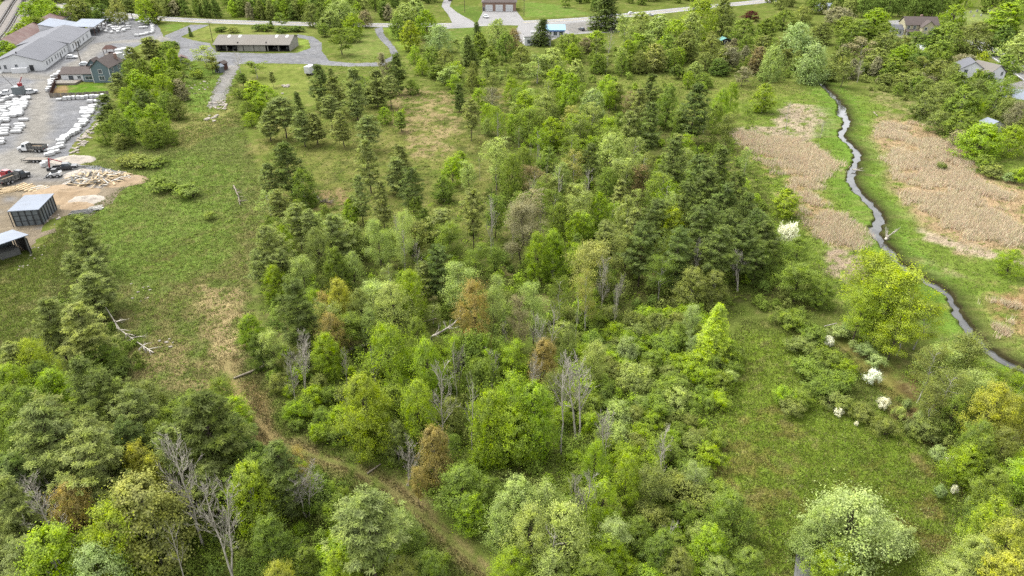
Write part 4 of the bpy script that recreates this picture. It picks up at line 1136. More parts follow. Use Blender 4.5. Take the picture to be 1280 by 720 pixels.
stones([(262, 128), (284, 126), (282, 137), (262, 136)], 40, 'pale rubble stone dumped at the end of the rubble lane', 'rubble at the lane end', .5, 1.3)
stones([(258, 142), (272, 144), (270, 153), (256, 150)], 12, 'pale rubble slab lying in the grass below the lane', 'slabs below the lane', .6, 1.6)
stones([(235, 105), (262, 98), (258, 120), (236, 120)], 14, 'scrap lump lying in the grass beside the rubble lane', 'scrap beside the lane', .4, 1.0)
stones([(90, 180), (125, 150), (130, 155), (100, 190), (80, 205)], 60, 'pale stone on the spoil bank beside the wrapped bundles', 'stones on the spoil bank', .5, 1.4)
stones([(60, 260), (80, 262), (75, 280), (55, 285)], 14, 'white scrap piece in the grass by the box shed', 'scrap by the box shed', .25, .7)
stones([(10, 325), (60, 300), (66, 320), (20, 350)], 14, 'pale stone lying near the open shelter', 'stones near the shelter', .2, .5)
stones([(160, 350), (190, 355), (185, 385), (165, 375)], 9, 'pale boulder bare in the meadow grass', 'boulders in the meadow', .25, .6)
stones([(195, 415), (220, 420), (215, 435), (200, 435)], 5, 'grey boulder in the dry meadow near the fallen pine', 'boulders near the fallen pine', .3, .6)
stones([(345, 108), (360, 106), (362, 118), (348, 118)], 9, 'pale slab in the clearing behind the long shed', 'slabs behind the shed', .8, 1.8)
# more stored goods and clutter on the yard
L8 = 'white plastic wrapped bundle on a pallet in the short rows beside the lane'
bundle_line((20, 122), (0, 128), 5, 1, L8, G, 2, ks=(1, 2, 4)); bundle_line((30, 150), (20, 168), 6, 1, L8, G, 2, ks=(0, 3))
L9 = 'white plastic wrapped bundle on a pallet beside the dump truck'
bundle_line((56, 186), (66, 192), 3, 1, L9, G, 20, ks=(2, 4), skip=0); bundle_line((52, 210), (58, 205), 2, 1, L9, G, 60, ks=(4, 2), skip=0)
mound('rubble_heap', 'pale stone rubble heap between bundles and timber heap', (92, 200), 6, 4, 1.3, 'rubble', seed=21)
mound('rubble_heap', 'grey broken concrete heap joining the timber heap', (104, 218), 5, 4, 1.5, 'rubble', seed=24)
mound('earth_mound', 'pale sandy dirt bank at the outer edge of the yard', (146, 226), 8, 4.5, .9, 'dirt', seed=27)
lumber_stack('grey scrap boards strewn behind the skid loader', (98, 212), 10, 14, 2.6, 'weathered_plank', 5)
lumber_stack('tan scrap boards strewn on the pale dirt bank', (150, 222), -20, 16, 2.4, 'lumber', 6)
stones([(60, 236), (110, 228), (150, 222), (150, 232), (100, 246), (62, 246)], 30, 'small pale stone scattered on the yard dirt', 'stones on the yard dirt', .2, .6)

# ------------------------------------------------------------------ vegetation builders
def leaf_quads(pos, nrm, L, W, r, axis=None, axis_w=0.0):
    n = len(pos)
    nrm = nrm / (np.linalg.norm(nrm, axis=1)[:, None] + 1e-9)
    t = r.normal(size=(n, 3))
    if axis is not None: t = t * (1 - axis_w) + axis * axis_w * 2
    t -= nrm * (t * nrm).sum(1)[:, None]; t /= np.linalg.norm(t, axis=1)[:, None] + 1e-9
    b = np.cross(nrm, t)
    l = (L * r.uniform(.7, 1.3, n) / 2)[:, None]; w = (W * r.uniform(.7, 1.3, n) / 2)[:, None]
    V = np.stack([pos - t * l, pos + b * w, pos + t * l, pos - b * w], 1).reshape(-1, 3)
    F = np.arange(n * 4).reshape(n, 4)
    return V, F
class Tubes:
    def __init__(self): self.V = []; self.F = []; self.n = 0
    def add(self, path, rad, sides=5):
        path = np.asarray(path, float); k = len(path)
        ring = []
        for i in range(k):
            d = path[min(i + 1, k - 1)] - path[max(i - 1, 0)]; d /= np.linalg.norm(d) + 1e-9
            a = np.cross(d, [0.3, 1, .2] if abs(d[2]) > .8 else [0, 0, 1]); a /= np.linalg.norm(a) + 1e-9; b = np.cross(d, a)
            th = np.arange(sides) * 2 * math.pi / sides
            ring.append(path[i] + rad[i] * (np.cos(th)[:, None] * a + np.sin(th)[:, None] * b))
        V = np.concatenate(ring); idx = np.arange(k * sides).reshape(k, sides)
        F = np.stack([idx[:-1], np.roll(idx, -1, 1)[:-1], np.roll(idx, -1, 1)[1:], idx[1:]], -1).reshape(-1, 4)
        self.V.append(V); self.F.append(F + self.n); self.n += len(V)
    def mesh(self, name, mat):
        return mesh_np(name, np.concatenate(self.V), np.concatenate(self.F), [MATS[mat]], None, True)
def bend(a, b, r, k=5, wob=.06, sag=0.0):
    a, b = np.array(a, float), np.array(b, float); L = np.linalg.norm(b - a)
    t = np.linspace(0, 1, k)[:, None]
    p = a + (b - a) * t + r.normal(size=(k, 3)) * wob * L * (t * (1 - t) * 2)
    p[:, 2] += sag * L * (t[:, 0] * (1 - t[:, 0])) * 4
    return p
def rdir(r, n):
    d = r.normal(size=(n, 3)); return d / np.linalg.norm(d, axis=1)[:, None]

def crown_mesh(name, pos, nrm, var, L, W, r, mat, axis=None, aw=0.0):
    V, F = leaf_quads(pos, nrm, L, W, r, axis, aw)
    return mesh_np(name, V, F, [MATS[mat]], {'var': ('FLOAT', 'FACE', np.clip(var, 0, 1))})

def lobed(seed, R, H, zc, nleaf, leaf, nl=13, clump=26, spread=.13, zmin=-.55, lobe_r=(.36, .52), hollow=.72, ratio=.62, droop=0.0, ovoid=False):
    """leaves on lobes of an uneven crown of half-size (R,R,H) about height zc -> positions, normals, variation, lobe centres"""
    r = np.random.default_rng(seed)
    if ovoid:
        u = (np.arange(nl) + r.uniform(0, 1, nl)) / nl * .93 + .05
        prof = np.where(u < .38, .62 + .38 * np.sqrt(u / .38), (1 - np.clip((u - .38) / .66, 0, 1) ** 1.7) ** .85)
        an = np.arange(nl) * 2.4 + r.uniform(-.7, .7, nl)
        prof = prof * r.uniform(.72, 1.16, nl); rad = R * (.22 + .28 * prof) * r.uniform(.62, 1.35, nl)
        rr_ = np.maximum(R * prof * r.uniform(.86, 1.06, nl) - rad * .92, 0) 
        lc = np.stack([np.cos(an) * rr_, np.sin(an) * rr_, (u * 2 - 1) * H - rad * .25], 1)
        lc[:, 2] = np.minimum(lc[:, 2], H * 1.02 - rad * .8)
        lc = np.concatenate([lc, [[0, 0, 0]]]); lr = np.concatenate([rad, [R * .5]])
    else:
        d = rdir(r, nl * 3); d = d[d[:, 2] > zmin][:nl]
        lc = d * r.uniform(.42, .72, (len(d), 1)) * np.array([R, R, H]); lc = np.concatenate([lc, [[0, 0, H * .15]]])
        lr = r.uniform(*lobe_r, len(lc)) * (R * .6 + min(R, H) * .4)
    w = lr ** 2; w /= w.sum()
    cd = []; cl = []
    for i in range(len(lc)):
        q = rdir(r, clump * 2); q = q[q[:, 2] > -.65][:clump]
        cd.append(q); cl += [i] * len(q)
    cd = np.concatenate(cd); cl = np.array(cl)
    cp = lc[cl] + cd * lr[cl][:, None] * r.uniform(.70, 1.24, (len(cl), 1))
    # drop clumps buried in other lobes
    keep = np.ones(len(cp), bool)
    for i in range(len(lc)):
        keep &= ~((np.linalg.norm(cp - lc[i], axis=1) < lr[i] * hollow) & (cl != i))
    cp, cd, cl = cp[keep], cd[keep], cl[keep]
    ci = r.integers(0, len(cp), nleaf)
    sg = (lr[cl[ci]] * spread * 1.6)[:, None]
    off = r.normal(size=(nleaf, 3)) * sg * np.array([1, 1, .7])
    sp = cd * np.array([1, 1, .7]) + np.array([0, 0, .45]) + r.normal(size=(len(cd), 3)) * .25
    pos = cp[ci] + off * .85 + sp[ci] * (r.exponential(.22, nleaf) * lr[cl[ci]] * .8)[:, None] - sp[ci] * (lr[cl[ci]] * .1)[:, None]
    if droop: pos[:, 2] -= droop * np.abs(r.normal(size=nleaf)) * (1 - .5 * np.clip(pos[:, 2] / H, -1, 1))
    nrm = cd[ci] * .7 + off / (sg + 1e-6) * .35 + np.array([0, 0, .5]) + r.normal(size=(nleaf, 3)) * .38
    cv = r.uniform(0, 1, len(cp))
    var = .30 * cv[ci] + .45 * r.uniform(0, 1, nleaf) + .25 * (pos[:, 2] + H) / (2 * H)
    pos[:, 2] += zc
    return pos, nrm, var, lc + np.array([0, 0, zc]), r

def make_round(seed, lod, H=10.0, R=3.6, base=.30, leafk=1.0, bark='bark', nl=13, name='crown', density=1.0, limbs=True, droop=0.0, spread=.13):
    zlo = H * base; hz = (H - zlo) / 2; zc = zlo + hz
    n, L = {0: (26000, .175), 1: (11000, .28), 2: (5000, .44)}[lod]
    pos, nrm, var, lc, r = lobed(seed, R * .98, hz * .98, zc, int(n * density), L, nl, 30 if lod == 0 else 20, spread, droop=droop, ovoid=True)
    pos[:, 2] = np.clip(pos[:, 2], .25, H * 1.04)
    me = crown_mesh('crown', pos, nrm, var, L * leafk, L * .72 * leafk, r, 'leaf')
    tb = Tubes(); tr = .018 * H
    top = np.array([r.normal() * .25, r.normal() * .25, H * .78])
    path = bend((0, 0, -.05), top, r, 6, .03)
    tb.add(path, np.linspace(tr, tr * .25, 6), 7 if lod == 0 else 5)
    if limbs:
        for c in lc[:: 1 if lod == 0 else 2]:
            t = np.clip((c[2] / H) * .6, .2, .7); s = path[0] * (1 - t) + path[-1] * t
            tb.add(bend(s, c, r, 4, .08), np.linspace(tr * .45, tr * .08, 4), 4)
    return tb.mesh('trunk', bark), me, 2 * R, H

def make_airy(seed, lod, H=10.0, R=2.6, base=.35, bark='bark', density=.42):
    """thin young crown: branches and trunk show through"""
    r = np.random.default_rng(seed); tb = Tubes(); tr = .012 * H
    path = bend((0, 0, -.05), (r.normal() * .3, r.normal() * .3, H * .96), r, 8, .03)
    tb.add(path, np.linspace(tr, tr * .15, 8), 6)
    tips = []; ax = []
    nb = 26 if lod < 2 else 16
    for i in range(nb):
        t = base + (1 - base) * (i + r.uniform(0, .8)) / nb
        t = min(t, .97); s = path[0] * (1 - t) + path[-1] * t; s[2] = H * .96 * t
        a = r.uniform(0, 6.28); q = (t - base) / (1 - base); l = R * (1.15 - .75 * abs(q - .35) * 1.3) * r.uniform(.65, 1.1)
        e = s + np.array([math.cos(a) * l, math.sin(a) * l, l * r.uniform(.35, .9)])
        p = bend(s, e, r, 4, .07); tb.add(p, np.linspace(tr * .35, tr * .06, 4), 3)
        for f in np.linspace(.4, 1.05, 6):
            c = s * (1 - f) + e * f + r.normal(size=3) * .22; tips.append(c); ax.append(e - s)
    tips = np.array(tips)
    n, L = {0: (22000, .15), 1: (8600, .24), 2: (4000, .40)}[lod]; n = int(n * density)
    ci = r.integers(0, len(tips), n); off = r.normal(size=(n, 3)) * np.array([.36, .36, .30])
    pos = tips[ci] + off; pos[:, 2] = np.clip(pos[:, 2], .3, H * 1.03)
    nrm = off * 1.0 + np.array([0, 0, .5]) + r.normal(size=(n, 3)) * .4
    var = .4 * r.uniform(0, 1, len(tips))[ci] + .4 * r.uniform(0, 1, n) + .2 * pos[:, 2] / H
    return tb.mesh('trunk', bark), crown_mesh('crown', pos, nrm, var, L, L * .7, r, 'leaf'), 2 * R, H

def make_pine(seed, lod, H=10.0, R=2.6, base=.22, spruce=False):
    r = np.random.default_rng(seed); tb = Tubes(); tr = .014 * H
    path = bend((0, 0, -.05), (r.normal() * .15, r.normal() * .15, H * .985), r, 7, .015)
    tb.add(path, np.linspace(tr, tr * .12, 7), 6)
    step = (.50 if not spruce else .34) * (1 if lod == 0 else 1.25)
    z = H * base; cs = []; out = []; cz = []
    k = 0
    side = r.uniform(0, 6.28); asym = r.uniform(.05, .3)
    while z < H * .97:
        q = (z - H * base) / (H * (1 - base))
        if spruce: prof = (1 - q) ** .8 * 1.05 + .05
        else: prof = min(1.0, .55 + q * 2.2) * (1 - q ** 1.9) ** .75 * .98 + .06
        nb = max(3, int((6 if not spruce else 8) * (1 - .35 * q)))
        a0 = r.uniform(0, 6.28)
        for i in range(nb):
            if not spruce and r.random() < .12: continue
            a = a0 + 6.28 * i / nb + r.normal() * .25
            l = R * prof * r.uniform(.5 if not spruce else .8, 1.2) * (1 + asym * math.cos(a - side))
            up = (.05 + .55 * q if not spruce else -.18 + .35 * q) * l + r.normal() * .06
            s = np.array([path[0][0] * (1 - z / H) + path[-1][0] * z / H, path[0][1] * (1 - z / H) + path[-1][1] * z / H, z + r.normal() * .08])
            e = s + np.array([math.cos(a) * l, math.sin(a) * l, up])
            if lod < 2: tb.add(bend(s, e, r, 3, .03, -.02), np.linspace(tr * .28, tr * .05, 3), 3)
            nt = max(2, int(l / (.42 if lod == 0 else .6)))
            for j in range(nt):
                f = .30 + .72 * (j + r.uniform(0, .6)) / nt
                wdt = .22 + .24 * l * (1 - abs(f - .6))
                for m in range(2 if not spruce else 2):
                    perp = np.array([-math.sin(a), math.cos(a), 0]) * r.normal() * wdt
                    cs.append(s + (e - s) * f + perp + np.array([0, 0, r.normal() * .06])); out.append((math.cos(a), math.sin(a), .3)); cz.append(q)
        z += step * r.uniform(.8, 1.25) * (1.05 - .35 * q)
    for _ in range(4): cs.append(np.array([path[-1][0], path[-1][1], H * .97]) + r.normal(size=3) * np.array([.12, .12, .18])); out.append((0, 0, 1.)); cz.append(1)
    cs = np.array(cs); out = np.array(out); cz = np.array(cz)
    n, L, W = {0: (24000, .30, .07), 1: (10000, .40, .12), 2: (4600, .54, .21)}[lod]
    ci = r.integers(0, len(cs), n); sg = {0: .17, 1: .20, 2: .26}[lod]
    off = r.normal(size=(n, 3)) * np.array([sg, sg, sg * .45])
    pos = cs[ci] + off
    ax = out[ci] * .6 + off / sg * .6 + np.array([0, 0, .45])
    nrm = np.array([0, 0, .9]) + out[ci] * .35 + r.normal(size=(n, 3)) * .42
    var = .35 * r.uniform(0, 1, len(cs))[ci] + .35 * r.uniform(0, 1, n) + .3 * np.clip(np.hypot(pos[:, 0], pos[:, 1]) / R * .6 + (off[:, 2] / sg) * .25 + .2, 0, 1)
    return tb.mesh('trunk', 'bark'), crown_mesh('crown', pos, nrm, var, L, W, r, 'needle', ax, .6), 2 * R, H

def make_larch(seed, lod, H=10.0, R=2.9):
    t, c, w, h = make_pine(seed, lod, H, R, .03, True)
    c.materials.clear(); c.materials.append(MATS['leaf'])
    return t, c, w, h

def make_dead(seed, H=10.0, R=3.2, lean=0.0, order=3, nb=15, base=.28, mat='dead_wood', multi=1):
    r = np.random.default_rng(seed); tb = Tubes()
    def grow(s, d, L, rad, o):
        e = s + d * L; p = bend(s, e, r, 4 if o else 6, .03, -.03 if o else 0)
        tb.add(p, np.linspace(rad, rad * (.3 if o else .22), len(p)), 6 if o == 0 else 3)
        if o >= order: return
        n = nb if o == 0 else (6 if o == 1 else 4)
        for i in range(n):
            t = (base if o == 0 else .25) + (1 - (base if o == 0 else .25)) * (i + r.uniform(.1, .9)) / n
            k = min(int(t * (len(p) - 1)), len(p) - 2); f = t * (len(p) - 1) - k; q = p[k] * (1 - f) + p[k + 1] * f
            v = rdir(r, 1)[0]; v -= d * (v @ d); v /= np.linalg.norm(v) + 1e-9
            nd = d * r.uniform(.6, 1.0) + v * r.uniform(.45, .9) + np.array([0, 0, .35]); nd /= np.linalg.norm(nd)
            l = (R * (1.25 - .75 * t) if o == 0 else L * r.uniform(.35, .6) * (1.25 - .5 * t)) * r.uniform(.7, 1.15)
            grow(q, nd, l, max(rad * .40 * (1.15 - .6 * t), .018), o + 1)
    for k in range(multi):
        d = np.array([lean + r.normal() * (.04 + .10 * (multi > 1)), r.normal() * (.04 + .10 * (multi > 1)), 1.0]); d /= np.linalg.norm(d)
        grow(np.array([k * .35, 0, -.05]), d, H * (1 if k == 0 else .85), .0125 * H, 0)
    return tb.mesh('trunk', mat), None, 1.35 * R, H

def make_shrub(seed, lod, H=2.6, R=1.7, mat='leaf', density=1.0, leafk=1.0):
    n, L = {0: (7000, .145), 1: (2800, .23), 2: (1200, .38)}[lod]
    r = np.random.default_rng(seed)
    pos, nrm, var, lc, r = lobed(seed, R, H * .55, H * .45, int(n * density), L, 9, 14, .17, zmin=-.3, lobe_r=(.34, .58), hollow=.6)
    pos[:, 2] = np.clip(pos[:, 2], .05, H * 1.05)
    me = crown_mesh('foliage', pos, nrm, var, L * leafk, L * .7 * leafk, r, 'leaf')
    tb = Tubes()
    for i in range(6):
        a = r.uniform(0, 6.28); tb.add(bend((0, 0, -.03), (math.cos(a) * R * .55, math.sin(a) * R * .55, H * r.uniform(.5, .8)), r, 3, .06), [.045, .03, .012], 3)
    return tb.mesh('stem', 'bark'), me, 2 * R, H

VARS = {}
def variants(key, fn, n, **kw):
    VARS[key] = [fn(1000 * (abs(hash_name(key)) % 97) + 17 * i + 3, key[1], **kw) if key[0] not in ('x',) else None for i in range(n)]
def hash_name(k): return sum(ord(ch) * (i + 3) for i, ch in enumerate(str(k)))
for lod in (0, 1, 2):
    n = (4, 5, 5)[lod]
    VARS[('d', lod)] = [make_round(100 + lod * 50 + i, lod, R=(3.5, 3.9, 3.3, 3.7, 4.1)[i], base=(.06, .1, .05, .08, .12)[i], density=(1, .72, 1, .62, .85)[i], nl=(20, 26, 17, 23, 28)[i], bark='pale_bark' if i == 2 else 'bark') for i in range(n)]
    VARS[('a', lod)] = [make_airy(300 + lod * 50 + i, lod, R=(2.5, 2.9, 2.2, 2.7)[i], base=(.18, .28, .22, .14)[i], bark=('bark', 'pale_bark', 'bark', 'pale_bark')[i], density=(.5, .36, .6, .45)[i]) for i in range(4 if lod else 3)]
    VARS[('p', lod)] = [make_pine(500 + lod * 50 + i, lod, R=(2.7, 3.1, 2.4, 2.9, 2.6)[i], base=(.2, .28, .12, .34, .22)[i]) for i in range(n)]
    VARS[('n', lod)] = [make_pine(700 + lod * 50 + i, lod, R=2.3, base=.05, spruce=True) for i in range(2)]
    VARS[('s', lod)] = [make_shrub(800 + lod * 50 + i, lod, R=(1.6, 1.9, 1.5, 1.8, 1.7)[i], density=(1, 1, .8, .65, 1)[i]) for i in range(5)]
    VARS[('w', lod)] = [make_round(900 + lod * 50 + i, lod, R=4.0, base=.06, nl=24, droop=.7, spread=.16, leafk=.9) for i in range(2)]
VARS[('c', 0)] = [make_larch(1000, 0)]
for k in ('c',):
    VARS[(k, 1)] = [make_larch(1001, 1)]; VARS[(k, 2)] = VARS[(k, 1)]
dead = [make_dead(1100, nb=16, order=3), make_dead(1101, nb=13, order=3, multi=2, base=.35), make_dead(1102, nb=20, order=3, base=.25), make_dead(1103, nb=9, order=2, base=.4), make_dead(1104, nb=16, order=3, multi=2, base=.4)]
dead_far = [make_dead(1110 + i, nb=18, order=2, base=.3) for i in range(3)]
VARS[('x', 0)] = dead; VARS[('x', 1)] = dead_far + dead[3:4]; VARS[('x', 2)] = dead_far

LEAF = {'B': (158, 186, 60), 'V': (174, 194, 66), 'G': (140, 162, 70), 'L': (176, 194, 104), 'O': (184, 170, 98), 'Y': (184, 190, 78), 'T': (164, 160, 118), 'R': (158, 146, 100),
        'W': (250, 252, 226), 'S': (174, 194, 118), 'D': (116, 138, 64), 'N': (146, 158, 82), 'P': (116, 132, 68), 'Q': (146, 158, 86), 'M': (92, 44, 46), 'A': (168, 172, 92), 'H': (146, 164, 78)}
COLW = {'B': 'bright green', 'V': 'lime yellow', 'G': 'mid green', 'L': 'pale green', 'O': 'orange tan', 'Y': 'yellow green', 'T': 'greyish budding', 'R': 'reddish brown', 'W': 'white blossoming',
        'S': 'silvery green', 'D': 'dark green', 'N': 'olive green', 'P': 'dark green', 'Q': 'grey green', 'M': 'dark maroon', 'A': 'golden olive', 'H': 'soft green'}
KINDW = {'d': ('broadleaf_tree', 'leafy tree', 'tree'), 'y': ('sapling', 'sapling', 'tree'), 'a': ('young_tree', 'thin crowned tree', 'tree'), 'p': ('pine_tree', 'pine', 'pine tree'), 'n': ('spruce_tree', 'spruce', 'spruce tree'), 's': ('shrub', 'shrub', 'shrub'),
         'w': ('willow_tree', 'willow', 'tree'), 'c': ('larch_tree', 'cone shaped larch', 'tree'), 'x': ('dead_tree', 'bare dead tree', 'dead tree')}
PLANTS = []     # every plant: dict(kind, x, y, h, w, col)
def plant(kind, px, py, h, wpx, col, label=None, lean=0, scale_is_m=False):
    x, y = P(px, py, h * .98)
    w = wpx if scale_is_m else wpx * depth_at(x, y, h * .75) / FPX
    PLANTS.append(dict(kind=kind, x=x, y=y, h=h, w=w, col=col, label=label, lean=lean, px=px, py=py))
def plant_xy(kind, x, y, h, w, col):
    PLANTS.append(dict(kind=kind, x=x, y=y, h=h, w=w, col=col, label=None, lean=0, fill=True))

